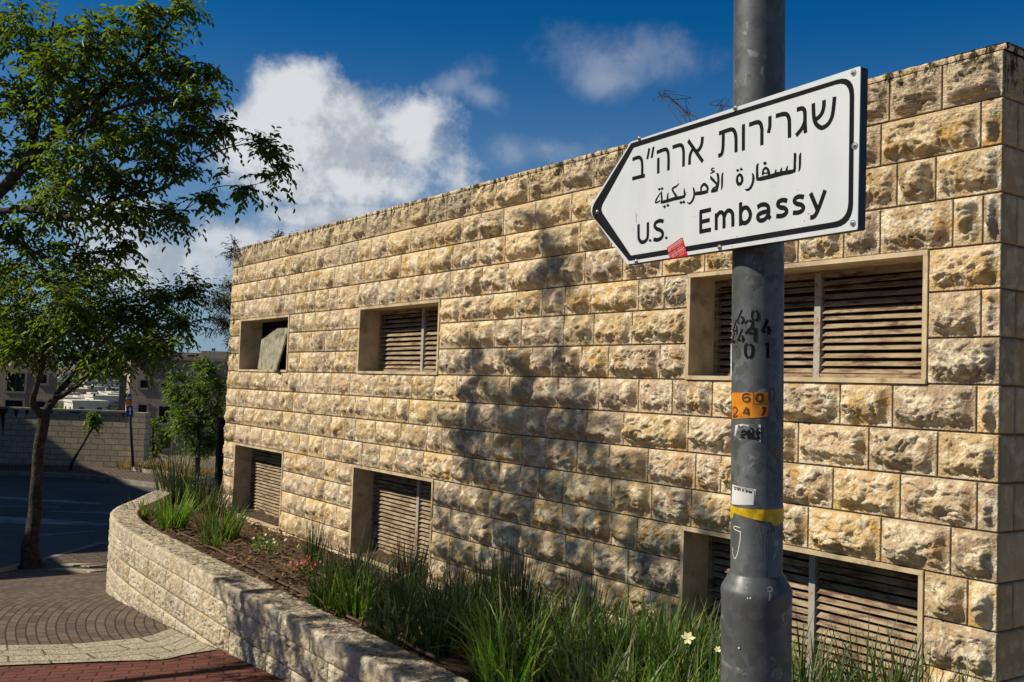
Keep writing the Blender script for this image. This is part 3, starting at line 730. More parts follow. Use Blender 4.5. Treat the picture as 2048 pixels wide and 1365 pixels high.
# soil spilled on the sills of the lower windows
for (xa, xb) in ((-12.9, -11.5), (-9.35, -7.9)):
    xs_ = np.linspace(xa, xb, 22); V = []
    for x in xs_:
        for t in np.linspace(0, 1, 7): V.append((x, D+.02+t*.2, -1.772+.05*t*(.4+.6*math.sin((x-xa)*4)**2)+.02*math.sin(x*19)*t))
    tag(add('soil_heap', V, grid_faces(22, 7), M['soil'], smooth=True), 'brown soil washed onto the sill of the '+('farthest lower window' if xa < -10 else 'middle lower window'), 'soil', kind='thing')
# mulch chips
n = 2600; x = rng.uniform(-12, -5.5, n); y = rng.uniform(3.06, 4.66, n)
V = []; F = []
ca = rng.uniform(0, 6.28, n); L = rng.uniform(.012, .045, n); Wd = rng.uniform(.004, .014, n); tl = rng.uniform(-.5, .5, n)
for i in range(n):
    z = soil_z(x[i], y[i])+rng.uniform(.0, .05); d_ = np.array([math.cos(ca[i]), math.sin(ca[i]), tl[i]]); q = np.array([-math.sin(ca[i]), math.cos(ca[i]), rng.uniform(-.6, .6)]); c_ = np.array([x[i], y[i], z]); k = len(V)
    V += [c_-d_*L[i]-q*Wd[i], c_+d_*L[i]-q*Wd[i], c_+d_*L[i]+q*Wd[i], c_-d_*L[i]+q*Wd[i]]; F.append((k, k+1, k+2, k+3))
tag(add('mulch', V, np.array(F), M['mulch'], loc=(0, 0, 0)), 'scattered wood mulch on the planting bed', 'mulch', kind='stuff')
# irrigation hoses
def lay(pxs, lab, r_=.011):
    P = np.array([on_soil(*q) for q in pxs]); P[:, 2] += .035; C_ = catmull(P, 8); C_[:, 2] += gn(C_*3)*.02
    mb = MB(); mb.tube(C_, r_, 7); return tag(mb.build('irrigation_hose', M['hose'], smooth=True), lab, 'hose')
lay([(362, 1074), (420, 1101), (483, 1134), (560, 1172), (638, 1214), (720, 1253), (805, 1294), (870, 1330)], 'brown irrigation hose running along the inner edge of the planter wall')
lay([(560, 1118), (610, 1140), (655, 1165), (690, 1182), (730, 1205)], 'short brown irrigation hose in the middle of the soil bed')

# ------------------------------------------------------------------ leaves and trees
def leaves_mesh(P, Dv, Nv, L, Wd, fold=.25):
    """leaf blades: base P, direction Dv, surface normal Nv, length L, width Wd"""
    n = len(P); S = np.cross(Dv, Nv); S /= np.linalg.norm(S, axis=1)[:, None]+1e-9; Nn = np.cross(S, Dv)
    L = L[:, None]; Wd = Wd[:, None]
    l1 = P+Dv*L*.30+S*Wd*.46+Nn*Wd*fold; l2 = P+Dv*L*.66+S*Wd*.40+Nn*Wd*fold
    r1 = P+Dv*L*.30-S*Wd*.46+Nn*Wd*fold; r2 = P+Dv*L*.66-S*Wd*.40+Nn*Wd*fold
    tip = P+Dv*L-Nn*L*.08
    V = np.stack([P, l1, l2, tip, r2, r1], 1).reshape(-1, 3); b = np.arange(n)[:, None]*6
    F = np.concatenate([b+np.array([0, 1, 2, 3]), b+np.array([0, 3, 4, 5])]); return V, F
def unit(v): return v/(np.linalg.norm(v, axis=-1, keepdims=True)+1e-9)
def sprays(starts, dirs, r, n_leaf=11, length=.42, leaf=.08, width=.036, droop=.5):
    """alternate-leaved twigs; returns leaf arrays and twig polylines"""
    P, Dd, Nn, Ls = [], [], [], []; tw = []
    for s_, d_ in zip(starts, dirs):
        ln = length*r.uniform(.7, 1.3); k = int(n_leaf*r.uniform(.7, 1.3)); t = np.linspace(0, 1, k+2)
        side = np.cross(d_, [0, 0, 1.]); side = side/(np.linalg.norm(side)+1e-9)
        pts = s_+d_*ln*t[:, None]+np.array([0, 0, -1.])*(droop*ln*.5*t**2)[:, None]+side*(r.normal(0, .10)*ln*t**2)[:, None]
        tw.append(pts[::3] if k > 5 else pts[::2])
        tan = unit(np.gradient(pts, axis=0))
        for j in range(1, k+2):
            sg = 1 if j % 2 else -1
            sd = np.cross(tan[j], [0, 0, 1.]); sd /= np.linalg.norm(sd)+1e-9
            d2 = tan[j]*r.uniform(.35, .7)+sd*sg*r.uniform(.6, .95)+np.array([0, 0, -1])*r.uniform(.1, .6)+r.normal(0, .18, 3)
            P.append(pts[j]); Dd.append(d2/np.linalg.norm(d2)); Nn.append(np.array([0, 0, 1.])+r.normal(0, .42, 3)); Ls.append(leaf*r.uniform(.65, 1.2))
    return np.array(P), np.array(Dd), unit(np.array(Nn)), np.array(Ls), tw
def make_tree(name, label, cat, limbs, clusters, base, r, leafmat, leaf=.08, width=.42, n_leaf=11, length=.42, droop=.5, dens=1., group=None, barkm='bark', twigr=.004, bark_seg=8):
    """limbs: list of (points, radii); clusters: (centre, (rx,ry,rz), n sprays)"""
    T = thing(name, label, cat, base, group)
    mb = MB(); allp = []
    for k, (P, rad) in enumerate(limbs):
        C_ = catmull(P, 6); rr = np.interp(np.linspace(0, 1, len(C_)), np.linspace(0, 1, len(rad)), rad)
        C_ = C_+np.c_[gn(C_*2.1+k), gn(C_*2.1+k+7), 0*rr]*rr[:, None]*.8
        mb.tube(C_, rr*(1+.12*gn(C_*5)), bark_seg if rr[0] > .03 else 6); allp.append(np.c_[C_, rr])
    tr = mb.build('trunk', M[barkm], T, smooth=True)
    allp = np.vstack(allp); bm_ = MB(); P, Dd, Nn, Ls = [], [], [], []
    for (c, rad, ns) in clusters:
        c = np.array(c); rad = np.array(rad) if not np.isscalar(rad) else np.full(3, rad)
        cand = allp[allp[:, 3] < .2]; q = cand[np.argmin(np.linalg.norm(cand[:, :3]-c-np.array([0, 0, -.5]), axis=1))]
        a_ = q[:3]; dist = np.linalg.norm(c-a_)
        if dist > .15:
            mid = (a_+c)/2+r.normal(0, .06, 3)*dist+np.array([0, 0, .06*dist]); C_ = catmull([a_, mid, c], 5)
            bm_.tube(C_, np.linspace(min(q[3]*.6, .012+dist*.008), min(.006, q[3]*.4), len(C_)), 5)
        ns = int(ns*dens); nsub = max(3, ns//9)
        subs = []
        for k in range(nsub):
            v = r.normal(0, 1, 3); v /= np.linalg.norm(v); e = c+v*rad*r.uniform(.5, .85); e[2] += .05
            bm_.tube(catmull([c, (c+e)/2+r.normal(0, .05, 3), e], 3), np.linspace(min(.007, twigr*1.75), min(.003, twigr*.75), 7), 4, False); subs.append(e)
        subs = np.array(subs)
        v = r.normal(0, 1, (ns, 3)); v = unit(v)*(r.random(ns)**.42)[:, None]; st = c+v*rad*.95
        near = subs[np.argmin(np.linalg.norm(st[:, None]-subs[None], axis=2), axis=1)]
        dr = unit(unit(v*rad)*1.0+unit(st-near)*.4+r.normal(0, .45, (ns, 3))+np.array([0, 0, .12]))
        st = st-dr*length*.5
        for s_, n_ in zip(st[::2], near[::2]):
            bm_.tube(np.array([n_, (n_+s_)/2+r.normal(0, .02, 3), s_]), np.array([.0035, .003, .0025])*min(1, twigr/.004), 3, False)
        p_, d_, n_, l_, tw = sprays(st, dr, r, n_leaf, length, leaf, width, droop)
        P.append(p_); Dd.append(d_); Nn.append(n_); Ls.append(l_)
        for t_ in tw: bm_.tube(t_, np.linspace(twigr*.8, twigr*.35, len(t_)), 3, False)
    P, Dd, Nn, Ls = np.vstack(P), np.vstack(Dd), np.vstack(Nn), np.concatenate(Ls)
    V, F = leaves_mesh(P, Dd, Nn, Ls, Ls*width); rn = np.repeat(r.random((len(P), 3)), 6, axis=0)
    cr = add('crown', V, F, leafmat, T, attrs={'rnd': rn})
    bm_.build('twigs', M['twig'], cr)
    return T
rt = np.random.default_rng(3)
DT = 15.5
def pl(pxs, d): return np.array([atD(x, y, d+dd) for x, y, dd in pxs])
def cl(lst, d, sc=1.0):
    out = []
    for (x, y, rx, ry, n, dd) in lst:
        k = (d+dd)/FPX; out.append((atD(x, y, d+dd), (rx*k, rx*k*.9, ry*k), int(n*sc)))
    return out
base = on_ground(60, 1137); DT = float(base@FW)
limbs = [(pl([(58, 1142, 0), (63, 1118, 0), (66, 1060, 0), (73, 960, 0), (80, 880, 0), (84, 828, 0)], DT), [.23, .145, .105, .088, .082, .092]),
         (pl([(84, 832, 0), (64, 806, -.1), (75, 770, -.2), (84, 735, -.3), (92, 680, -.5), (120, 590, -.6), (160, 480, -.6)], DT), [.064, .052, .046, .042, .038, .026, .013]),
         (pl([(84, 832, 0), (103, 808, .1), (122, 783, .2), (143, 757, .3), (175, 715, .4), (230, 660, .5), (310, 600, .6), (380, 575, .5)], DT), [.07, .062, .054, .046, .038, .03, .02, .01]),
         (pl([(118, 795, .1), (149, 776, -.1), (171, 757, -.3), (215, 725, -.6), (280, 690, -.9), (335, 670, -1.1)], DT), [.05, .042, .035, .028, .018, .008]),
         (pl([(84, 735, -.3), (60, 700, .2), (20, 660, .6), (-50, 620, .9)], DT), [.04, .035, .028, .012]),
         (pl([(175, 715, .4), (190, 640, 1.), (215, 570, 1.3)], DT), [.035, .025, .01])]
low = [(60, 640, 95, 60, 60, 0), (150, 650, 90, 55, 60, -.4), (240, 615, 90, 55, 60, .4), (330, 592, 70, 38, 40, .5), (385, 575, 38, 28, 18, .4), (120, 560, 95, 48, 50, -.5), (225, 545, 75, 30, 30, .8),
       (25, 570, 75, 55, 45, .8), (255, 695, 75, 40, 42, -.9), (325, 690, 40, 38, 24, -1.), (180, 712, 62, 30, 34, -.2), (45, 705, 55, 26, 24, .3), (-40, 630, 80, 80, 40, .8), (190, 640, 80, 50, 40, 1.2), (90, 680, 60, 35, 34, 1.0), (360, 640, 40, 25, 18, -.5), (300, 650, 60, 40, 34, .2), (20, 690, 50, 40, 22, -.8), (215, 730, 50, 22, 20, -.7), (135, 600, 60, 50, 30, -1.3)]
make_tree('street_tree', 'forked street tree with a spreading green crown standing at the road edge', 'tree', limbs, cl(low, DT, 1.75), base, rt, M['leaf'], leaf=.092, length=.46, n_leaf=12, droop=.55)

# the taller tree rooted just outside the left edge, whose crown fills the upper left
DN = 14.6
b2 = atD(-170, 1100, DN); b2[2] = gz(b2[0])
limbs = [(np.array([b2, b2+(0, 0, 1.6), atD(-150, 640, DN), atD(-110, 500, DN)]), [.2, .15, .13, .12]),
         (pl([(-110, 500, 0), (-50, 430, 0), (0, 383, 0), (50, 330, 0), (100, 276, .1), (170, 215, .2), (260, 140, .3), (340, 40, .4), (352, -10, .4)], DN), [.11, .10, .085, .075, .062, .05, .035, .02, .012]),
         (pl([(100, 276, .1), (150, 268, -.1), (215, 225, -.3), (300, 200, -.4), (400, 180, -.4), (440, 130, -.3)], DN), [.04, .035, .03, .022, .014, .008]),
         (pl([(-50, 430, 0), (60, 420, -.3), (160, 440, -.4), (230, 400, -.3), (330, 375, -.1), (370, 345, 0), (395, 325, 0), (440, 302, 0), (490, 288, .1), (530, 280, .1)], DN), [.05, .045, .036, .03, .02, .013, .012, .011, .008, .005]),
         (pl([(395, 325, 0), (405, 305, .05), (430, 294, .1), (470, 288, .1), (505, 270, .1)], DN), [.010, .009, .008, .006, .004]),
         (pl([(370, 420, 0), (390, 398, 0), (420, 380, 0), (450, 372, .05), (500, 372, .1), (535, 360, .1)], DN), [.010, .009, .008, .007, .005, .003]),
         (pl([(50, 330, 0), (80, 230, .4), (95, 120, .6), (110, 20, .8)], DN), [.05, .04, .028, .012]),
         (pl([(230, 400, -.3), (300, 420, -.5), (370, 420, 0)], DN), [.02, .015, .01])]
upc_ = [(60, 330, 90, 60, 46, .6), (55, 205, 100, 75, 60, .3), (160, 310, 90, 62, 50, -.4), (170, 180, 100, 75, 62, .2), (60, 70, 110, 70, 60, .2), (195, 75, 95, 65, 52, -.3), (290, 70, 75, 45, 34, .3), (285, 165, 90, 58, 52, .1),
        (285, 270, 90, 52, 48, -.3), (365, 140, 62, 50, 32, .2), (385, 210, 60, 42, 30, -.3), (240, 365, 90, 45, 44, .1), (345, 330, 60, 48, 28, .1), (415, 395, 32, 22, 10, .0), (100, 425, 90, 42, 40, .2), (250, 430, 90, 35, 36, -.2), (345, 430, 50, 30, 18, .2),
        (445, 258, 42, 22, 15, 0), (360, 22, 48, 20, 15, .4), (20, 470, 60, 35, 22, .5), (-60, 260, 90, 120, 60, .2), (-70, 60, 90, 90, 50, .3), (390, 265, 50, 30, 20, .3), (130, 380, 60, 40, 24, -.7), (420, 150, 34, 26, 12, .0), (290, 20, 50, 30, 18, 0.), (-30, 420, 60, 50, 26, .3), (210, 250, 60, 45, 26, .9), (100, 130, 60, 50, 28, -.9)]
spr = [(545, 305, 34, 28, 17, .1), (520, 285, 30, 16, 9, .1), (570, 330, 20, 30, 8, .1), (540, 350, 22, 22, 8, .1), (480, 378, 30, 12, 7, .1), (505, 380, 22, 15, 6, .1), (445, 345, 12, 10, 3, 0)]
make_tree('street_tree', 'tall leafy tree rooted outside the left edge, its crown filling the upper left', 'tree', limbs, cl(upc_+[(60, 505, 95, 42, 26, .3), (170, 505, 80, 36, 22, .2), (245, 490, 50, 26, 12, .1), (10, 540, 60, 30, 14, .5)], DN, 1.38)+cl(spr, DN, 1.0), b2, rt, M['leaf'], leaf=.118, width=.46, length=.46, n_leaf=10, droop=.6)

# the tree behind the camera's left whose leaf shadow falls on the facade and the planter wall
def caster(px, py, plane, yc):
    W_ = atY(px, py, plane) if plane else on_ground(px, py); s_ = (yc-W_[1])/SUNV[1]; return W_+SUNV*s_
sh = []
for (px, py, plane, yc, rx, n) in [(1105, 490, D, -.9, .20, 14), (1130, 540, D, -1.0, .16, 10), (1085, 440, D, -1.0, .12, 5), (960, 725, D, -.9, .22, 16), (1060, 775, D, -.8, .20, 14), (1045, 850, D, -1.0, .36, 34), (930, 880, D, -.9, .32, 26), (1170, 860, D, -.8, .36, 28), (945, 790, D, -.9, .14, 8), (1120, 720, D, -1., .14, 6),
                              (1000, 960, D, -1.0, .5, 16), (1130, 960, D, -1.9, .5, 15), (1270, 960, D, -1.5, .40, 8), (900, 1060, D, -1.4, .55, 22), (1030, 1080, D, -1.8, .6, 24), (1160, 1100, D, -1.3, .6, 24), (1290, 1110, D, -1.6, .5, 18), (1400, 1160, D, -1.5, .5, 16),
                              (960, 1180, D, -1.2, .6, 24), (1100, 1220, D, -1.7, .65, 26), (1260, 1240, D, -1.3, .6, 24), (1420, 1040, D, -1.6, .25, 5),
                              (520, 1235, PY, -1.3, .36, 16), (600, 1300, PY, -1.6, .42, 20), (480, 1270, PY, -1.2, .3, 12), (700, 1330, PY, -1.4, .42, 12), (800, 1380, PY, -1.5, .45, 10), (440, 1150, PY, -1.5, .22, 6), (560, 1350, PY, -1.0, .3, 10), (900, 1420, PY, -1.4, .45, 9), (1010, 1480, PY, -1.5, .5, 9)]:
    sh.append((caster(px, py, plane, yc), (rx, rx, rx*.8), n))
for (px, py, yc, rx, n) in [(790, 1200, -1.3, .5, 20), (880, 1230, -1.7, .55, 22), (980, 1260, -1.2, .55, 22), (860, 1290, -1.5, .5, 20), (960, 1330, -1.3, .55, 22), (1090, 1290, -1.7, .5, 18), (720, 1165, -1.5, .35, 10), (1060, 1215, -1.1, .5, 18), (1150, 1350, -1.5, .4, 10), (560, 1130, -1.4, .25, 5)]:
    W_ = atZ(px, py, -1.55); s_ = (yc-W_[1])/SUNV[1]; sh.append((W_+SUNV*s_, (rx, rx, rx*.8), n))
b3 = np.array([-8.7, -2.0, gz(-8.7)])
limbs = [(np.array([b3, b3+(0.05, 0, 1.4), b3+(.1, .1, 2.8)]), [.16, .12, .11]),
         (np.array([b3+(.1, .1, 2.8), b3+(-.6, .5, 4.0), b3+(-1.3, .6, 5.4), b3+(-1.3, .6, 7.2)]), [.08, .06, .04, .015]), (np.array([b3+(.1, .1, 2.8), b3+(.8, .4, 4.2), b3+(1.6, .5, 5.4), b3+(2.3, .5, 6.)]), [.08, .06, .04, .015]), (np.array([b3+(.1, .1, 2.8), b3+(1.4, .6, 3.4), b3+(2.8, .5, 3.9)]), [.06, .04, .015])]
make_tree('street_tree', 'tree standing outside the picture that throws leaf shadow on the facade', 'tree', limbs, sh, b3, rt, M['leaf'], leaf=.092, length=.40, n_leaf=10, droop=.5, dens=1.25)

# small tree at the far end of the planting bed
DS = 27.
b4 = on_ground(394, 962); DS = float(b4@FW)
limbs = [(pl([(394, 965, 0), (395, 930, 0), (398, 880, 0), (400, 840, 0)], DS), [.11, .09, .07, .06]), (pl([(400, 840, 0), (385, 800, 0), (365, 770, 0)], DS), [.05, .035, .015]), (pl([(400, 840, 0), (412, 790, 0), (405, 740, 0)], DS), [.05, .035, .012]), (pl([(400, 860, 0), (430, 820, 0), (445, 790, 0)], DS), [.04, .03, .012])]
cs = [(385, 850, 45, 38, 40, 0), (365, 800, 32, 30, 26, .3), (345, 780, 20, 14, 10, .2), (405, 780, 34, 34, 28, -.2), (420, 735, 26, 20, 16, 0), (395, 728, 14, 12, 7, .2), (360, 755, 20, 14, 9, 0), (430, 830, 40, 40, 34, .4), (400, 890, 45, 26, 26, .2), (440, 770, 28, 34, 20, .2), (360, 840, 26, 26, 18, -.3), (425, 885, 34, 30, 22, .5)]
make_tree('small_tree', 'small bushy green tree with thin trunk behind the spiky plants at the building corner', 'tree', limbs, cl(cs, DS, 2.6), b4, rt, M['leaf2'], leaf=.13, length=.5, n_leaf=9, droop=.4, bark_seg=6)
# leaning sapling
b5 = on_ground(139, 942); D5 = float(b5@FW)
limbs = [(pl([(139, 943, 0), (150, 915, 0), (168, 885, 0), (184, 857, 0), (186, 842, 0)], D5), [.07, .05, .04, .035, .02])]
make_tree('sapling', 'thin leaning sapling with a small tuft of leaves in front of the far block wall', 'sapling', limbs, cl([(187, 838, 12, 10, 14, 0), (180, 846, 9, 7, 6, 0), (196, 845, 8, 7, 6, .1), (186, 829, 8, 6, 5, 0)], D5, 1.), b5, rt, M['leaf'], leaf=.16, length=.4, n_leaf=8, droop=.7, bark_seg=6)
# dark shrub beside the far wall
b6 = on_ground(306, 935); D6 = float(b6@FW)+2.5
make_tree('shrub', 'dark green shrub beside the end of the far block wall', 'shrub', [(pl([(308, 935, 0), (306, 900, 0), (306, 860, 0)], D6), [.08, .06, .03])], cl([(306, 845, 20, 22, 16, 0), (302, 880, 20, 24, 16, .3), (312, 905, 22, 20, 16, .1), (320, 870, 18, 20, 12, .5), (296, 910, 14, 18, 9, .2)], D6, 1.2), b6, rt, M['leaf'], leaf=.16, length=.5, n_leaf=9, bark_seg=6)

def needle_bush(name, label, base, stems, clusters, r, leaf=.06, n=9, length=.22):
    return make_tree(name, label, 'shrub', stems, clusters, base, r, M['needle'], leaf=leaf, width=.13, n_leaf=n, length=length, droop=.3, barkm='twig', twigr=.004, bark_seg=5)
b7 = np.array([XL+.75, D+.35, 1.76])
needle_bush('roof_shrub', 'grey-green shrub growing on the roof edge at the far corner', b7, [(np.array([b7, b7+(.0, -.02, .12), b7+(.1, 0, .22)]), [.02, .015, .008])],
            [(b7+(-.08, 0, .16), (.16, .12, .10), 16), (b7+(.25, -.02, .08), (.22, .14, .09), 16), (b7+(.55, -.1, .02), (.22, .12, .06), 9), (b7+(-.35, -.1, -.0), (.2, .14, .06), 8)], rt, leaf=.075)
b8 = atD(466, 520, 13.75)+np.array([-.02, .1, 0])
needle_bush('hanging_shrub', 'small shrub hanging over the top corner of the stone building', b8, [(np.array([b8+(.1, .1, .1), b8, b8+(-.05, 0, -.15)]), [.015, .012, .006])], [(atD(466, 500, 13.8), (.09, .1, .08), 7), (atD(461, 515, 13.8), (.08, .1, .1), 8), (atD(470, 488, 13.8), (.1, .1, .05), 6)], rt, leaf=.07)
b9 = atD(520, 900, 17.5); b9[2] = gz(b9[0])
c9 = lambda x, y: atD(x, y, 16.2)
limbs = [(np.array([b9, b9+(0, 0, 2.), c9(500, 700), c9(470, 640), c9(450, 600)]), [.07, .06, .05, .035, .012])]
needle_bush('feathery_tree', 'dark feathery evergreen peeping out behind the far corner of the building', b9, limbs, [(c9(447, 600), (.22, .25, .28), 44), (c9(440, 640), (.16, .2, .18), 24), (c9(455, 650), (.14, .2, .2), 22), (c9(458, 570), (.12, .2, .12), 12), (c9(462, 690), (.1, .2, .15), 9), (c9(433, 605), (.1, .15, .15), 9)], rt, leaf=.10, length=.3)
# dry twig on the roof behind the sign
b10 = np.array([-5.2, D+.3, 1.76])
tw = [atY(1395, 240, D+.3), atY(1376, 228, D+.3), atY(1358, 212, D+.3), atY(1343, 200, D+.3), atY(1322, 192, D+.3)]
b10 = tw[0]*1.0; b10[2] = 1.75
make_tree('dry_roof_plant', 'dry twiggy plant leaning over the roof edge behind the sign', 'plant', [(np.array([b10]+tw), [.006, .005, .0045, .004, .003, .002])], [(tw[4], (.05, .04, .015), 4), (tw[3], (.05, .04, .015), 3), (tw[1], (.04, .04, .03), 3), (atY(1448, 212, D+.3), (.06, .04, .012), 3)], b10, rt, M['needle'], leaf=.035, width=.12, n_leaf=5, length=.06, droop=.1, barkm='twig', twigr=.0018, bark_seg=5)

# ------------------------------------------------------------------ grasses
def clump_arrays(r, nb, hmin, hmax, spread, wd, lean, curl):
    V, F, C = [], [], []; k = 5
    for i in range(nb):
        a_ = r.uniform(0, 6.283); rad = spread*math.sqrt(r.random()); b_ = np.array([rad*math.cos(a_), rad*math.sin(a_), -.02])
        az = a_+r.normal(0, .7); h = r.uniform(hmin, hmax); ln = abs(r.normal(0, lean))+.04; cu = abs(r.normal(0, curl))
        d_ = np.array([math.cos(az), math.sin(az), 0]); s_ = np.array([-math.sin(az+r.normal(0, .6)), math.cos(az), 0]); s_ /= np.linalg.norm(s_)
        w_ = wd*r.uniform(.7, 1.3); c_ = r.random(3); n0 = len(V)
        for j in range(k):
            t = j/(k-1); ang = ln*1.2+cu*t*1.3
            p = b_+d_*h*(ln*t+cu*t*t*.8)+np.array([0, 0, 1])*h*(t-.42*cu*t*t*t-.15*ln*t*t)
            ww = w_*(1-t**1.8)*.5+.0004
            V += [p-s_*ww, p+s_*ww]; C += [c_, c_]
        for j in range(k-1): q = n0+2*j; F.append((q, q+1, q+3, q+2))
    return np.array(V), np.array(F), np.array(C)
def clump(name, label, cat, pos, r, m, nb=110, hmin=.25, hmax=.55, spread=.10, wd=.009, lean=.25, curl=.35, group=None):
    V, F, C = clump_arrays(r, nb, hmin, hmax, spread, wd, lean, curl)
    return tag(add(name, V+np.array(pos), F, m, loc=pos, attrs={'rnd': C}), label, cat, group)
rg = np.random.default_rng(17)
def gp(px, py): p = on_soil(px, py); return p
clump('grass_clump', 'bright green grass clump nearest the curved end of the planter wall', 'grass clump', gp(345, 1060), rg, M['grassbright'], 150, .25, .58, .14, .016, .22, .3)
clump('grass_clump', 'wide olive grass clump in front of the farthest lower window', 'grass clump', gp(440, 1075), rg, M['grass'], 170, .25, .55, .20, .014, .28, .4)
clump('grass_clump', 'low olive tuft on the soil in front of the wide olive clump', 'grass clump', gp(430, 1098), rg, M['grass'], 70, .15, .35, .10, .012, .3, .4)
clump('grass_clump', 'low yellowish tuft against the curved end of the planter wall', 'grass clump', gp(283, 1040), rg, M['grass'], 90, .15, .38, .16, .012, .35, .4)
for k, (x, y, h_) in enumerate([(352, 1005, 1.0), (385, 1012, .8)]):
    clump('rush_clump', ['tall dark spiky rush clump rising before the small tree', 'dark spiky rush clump beside the black corner post'][k], 'rush clump', gp(x, y+8), rg, M['rush'], 130, .45*h_, 1.05*h_, .20, .016, .22, .15)
clump('grass_clump', 'dark bushy grass clump at the foot of the black corner post', 'grass clump', gp(415, 1030), rg, M['rush'], 120, .25, .6, .2, .016, .3, .3)
clump('rush_clump', 'lone upright rush clump on bare soil between the lower windows', 'rush clump', gp(627, 1135), rg, M['rush'], 75, .30, .58, .07, .008, .14, .08)
clump('grass_clump', 'thin dark grass tuft in front of the middle lower window', 'grass clump', gp(700, 1158), rg, M['rush'], 90, .18, .4, .12, .008, .3, .25)
clump('grass_clump', 'dark grass tuft at the left end of the dense grass, beside the hose', 'grass clump', gp(770, 1200), rg, M['rush'], 120, .2, .5, .15, .009, .3, .3)
clump('rush_clump', 'tall dark rush clump fanning out against the facade in the dense grass', 'rush clump', (-5.85, 4.25, soil_z(-5.85, 4.25)), rg, M['rush'], 80, .45, .80, .09, .011, .18, .06)
clump('rush_clump', 'dark upright rushes below the right jamb of the middle lower window', 'rush clump', (-7.6, 4.35, soil_z(-7.6, 4.35)), rg, M['rush'], 60, .3, .62, .10, .009, .16, .08)
for k, (x_, y_, h_, lb) in enumerate([(-6.9, 4.0, .62, 'dark rush clump at the left end of the dense grass'), (-6.35, 4.35, .7, 'dark rush clump against the facade right of the middle lower window'), (-5.2, 4.4, .62, 'dark rush clump against the facade midway between the two lower windows'),
                                 (-6.2, 3.5, .55, 'short dark rush clump by the hose in the dense grass'), (-4.95, 4.05, .6, 'dark rush clump left of the wide lower window'), (-2.75, 4.45, .5, 'dark rush tuft at the foot of the right corner of the facade')]):
    clump('rush_clump', lb, 'rush clump', (x_, y_, soil_z(x_, y_)), rg, M['rush'], 70, h_*.5, h_, .10, .010, .2, .08)
protos = []
for k in range(6):
    V, F, C = clump_arrays(rg, 85, .24, .66, .13, .0150, .26, .42)
    me_o = add('grass_clump', V, F, [M['grass'], M['rush'], M['rush'], M['grassbright'], M['grass'], M['rush']][k], loc=(0, 0, 0), attrs={'rnd': C}); protos.append(me_o)
spots = []
sr = np.random.default_rng(4)
for x in np.arange(-6.8, -2.5, .32):
    for y in np.arange(3.18, 4.55, .29):
        xx, yy = x+sr.uniform(-.1, .1), y+sr.uniform(-.1, .1)
        if xx < -6.1 and yy > 4.1: continue
        if sr.random() < (.34 if xx < -4.9 else .14): continue
        spots.append((xx, yy))
for k in range(16): spots.append((sr.uniform(-4.6, -2.75), sr.uniform(3.5, 4.5)))
GRP = 'grass clumps massed in front of the facade'
LB = 'long-bladed green grass clump in the dense mass between planter wall and facade'
for i, (x, y) in enumerate(spots):
    o = protos[i] if i < len(protos) else protos[int(sr.choice([0, 1, 2, 4, 5] if x < -5 else [0, 1, 3, 3, 3, 4]))].copy()
    if i >= len(protos): COL.objects.link(o)
    o.location = (x, y, soil_z(x, y)); o.rotation_euler = (0, 0, sr.uniform(0, 6.28)); s_ = sr.uniform(.55, 1.05)*(1.0+.05*max(0, x+5)); o.scale = (s_, s_, s_)
    tag(o, LB, 'grass clump', GRP)
def flower(name, label, pos, heads, stemh, m, petal, r, leafy=0, cen=(.6, .45, .02)):
    T = thing(name, label, 'flower', pos); st = MB(); pt = []; V = []; F = []
    for (dx, dy, dz) in heads:
        top = np.array(pos)+np.array([dx, dy, stemh+dz]); st.tube(catmull([np.array(pos)+np.array([dx*.3, dy*.3, 0]), np.array(pos)+np.array([dx*.6, dy*.6, stemh*.6]), top], 3), .0025, 4, False)
        nm = np.array([.5, -.6, .55])+r.normal(0, .2, 3); nm /= np.linalg.norm(nm); a_ = np.cross(nm, [0, 0, 1.]); a_ /= np.linalg.norm(a_); b_ = np.cross(nm, a_)
        for k in range(6):
            an = k*1.047+r.normal(0, .1); d_ = a_*math.cos(an)+b_*math.sin(an)+nm*.25; s_ = np.cross(nm, d_); n0 = len(V)
            V += [top, top+d_*petal*.55+s_*petal*.28, top+d_*petal, top+d_*petal*.55-s_*petal*.28]; F.append((n0, n0+1, n0+2, n0+3))
    st.build('stem', M['rush'], T)
    add('petals', V, np.array(F), m, T, attrs={'rnd': np.random.default_rng(1).random((len(V), 3))})
    if leafy:
        P = np.array(pos)+r.normal(0, 1, (leafy, 3))*np.array([.10, .10, .04])+np.array([0, 0, .07]); Dd = unit(r.normal(0, 1, (leafy, 3))+np.array([0, 0, .3])); V, F = leaves_mesh(P, Dd, unit(r.normal(0, .5, (leafy, 3))+np.array([0, 0, 1])), r.uniform(.03, .06, leafy), r.uniform(.015, .03, leafy))
        add('leaves', V, F, M['grassbright'], T, attrs={'rnd': np.repeat(r.random((leafy, 3)), 6, axis=0)})
    return T
p = gp(533, 1105)
flower('daisy_plant', 'low leafy plant with small white daisies on the bare soil', p, [(rg.normal(0, .09), rg.normal(0, .09), rg.uniform(0, .05)) for _ in range(9)], .12, M['petal'], .015, rg, 110)
p = gp(618, 1150)
flower('geranium_plant', 'small plant with dull red flowers at the foot of the lone rush clump', p, [(rg.normal(0, .10), rg.normal(0, .08), rg.uniform(-.02, .04)) for _ in range(24)], .10, M['petalred'], .026, rg, 70)
p = atD(1376, 1278, 4.6)
flower('narcissus', 'single pale yellow star-shaped flower standing above the grass left of the pole', (p[0], p[1], soil_z(p[0], p[1])), [(0, 0, 0)], p[2]-soil_z(p[0], p[1]), M['petalyellow'], .036, rg)
p = atD(1436, 1300, 4.6)
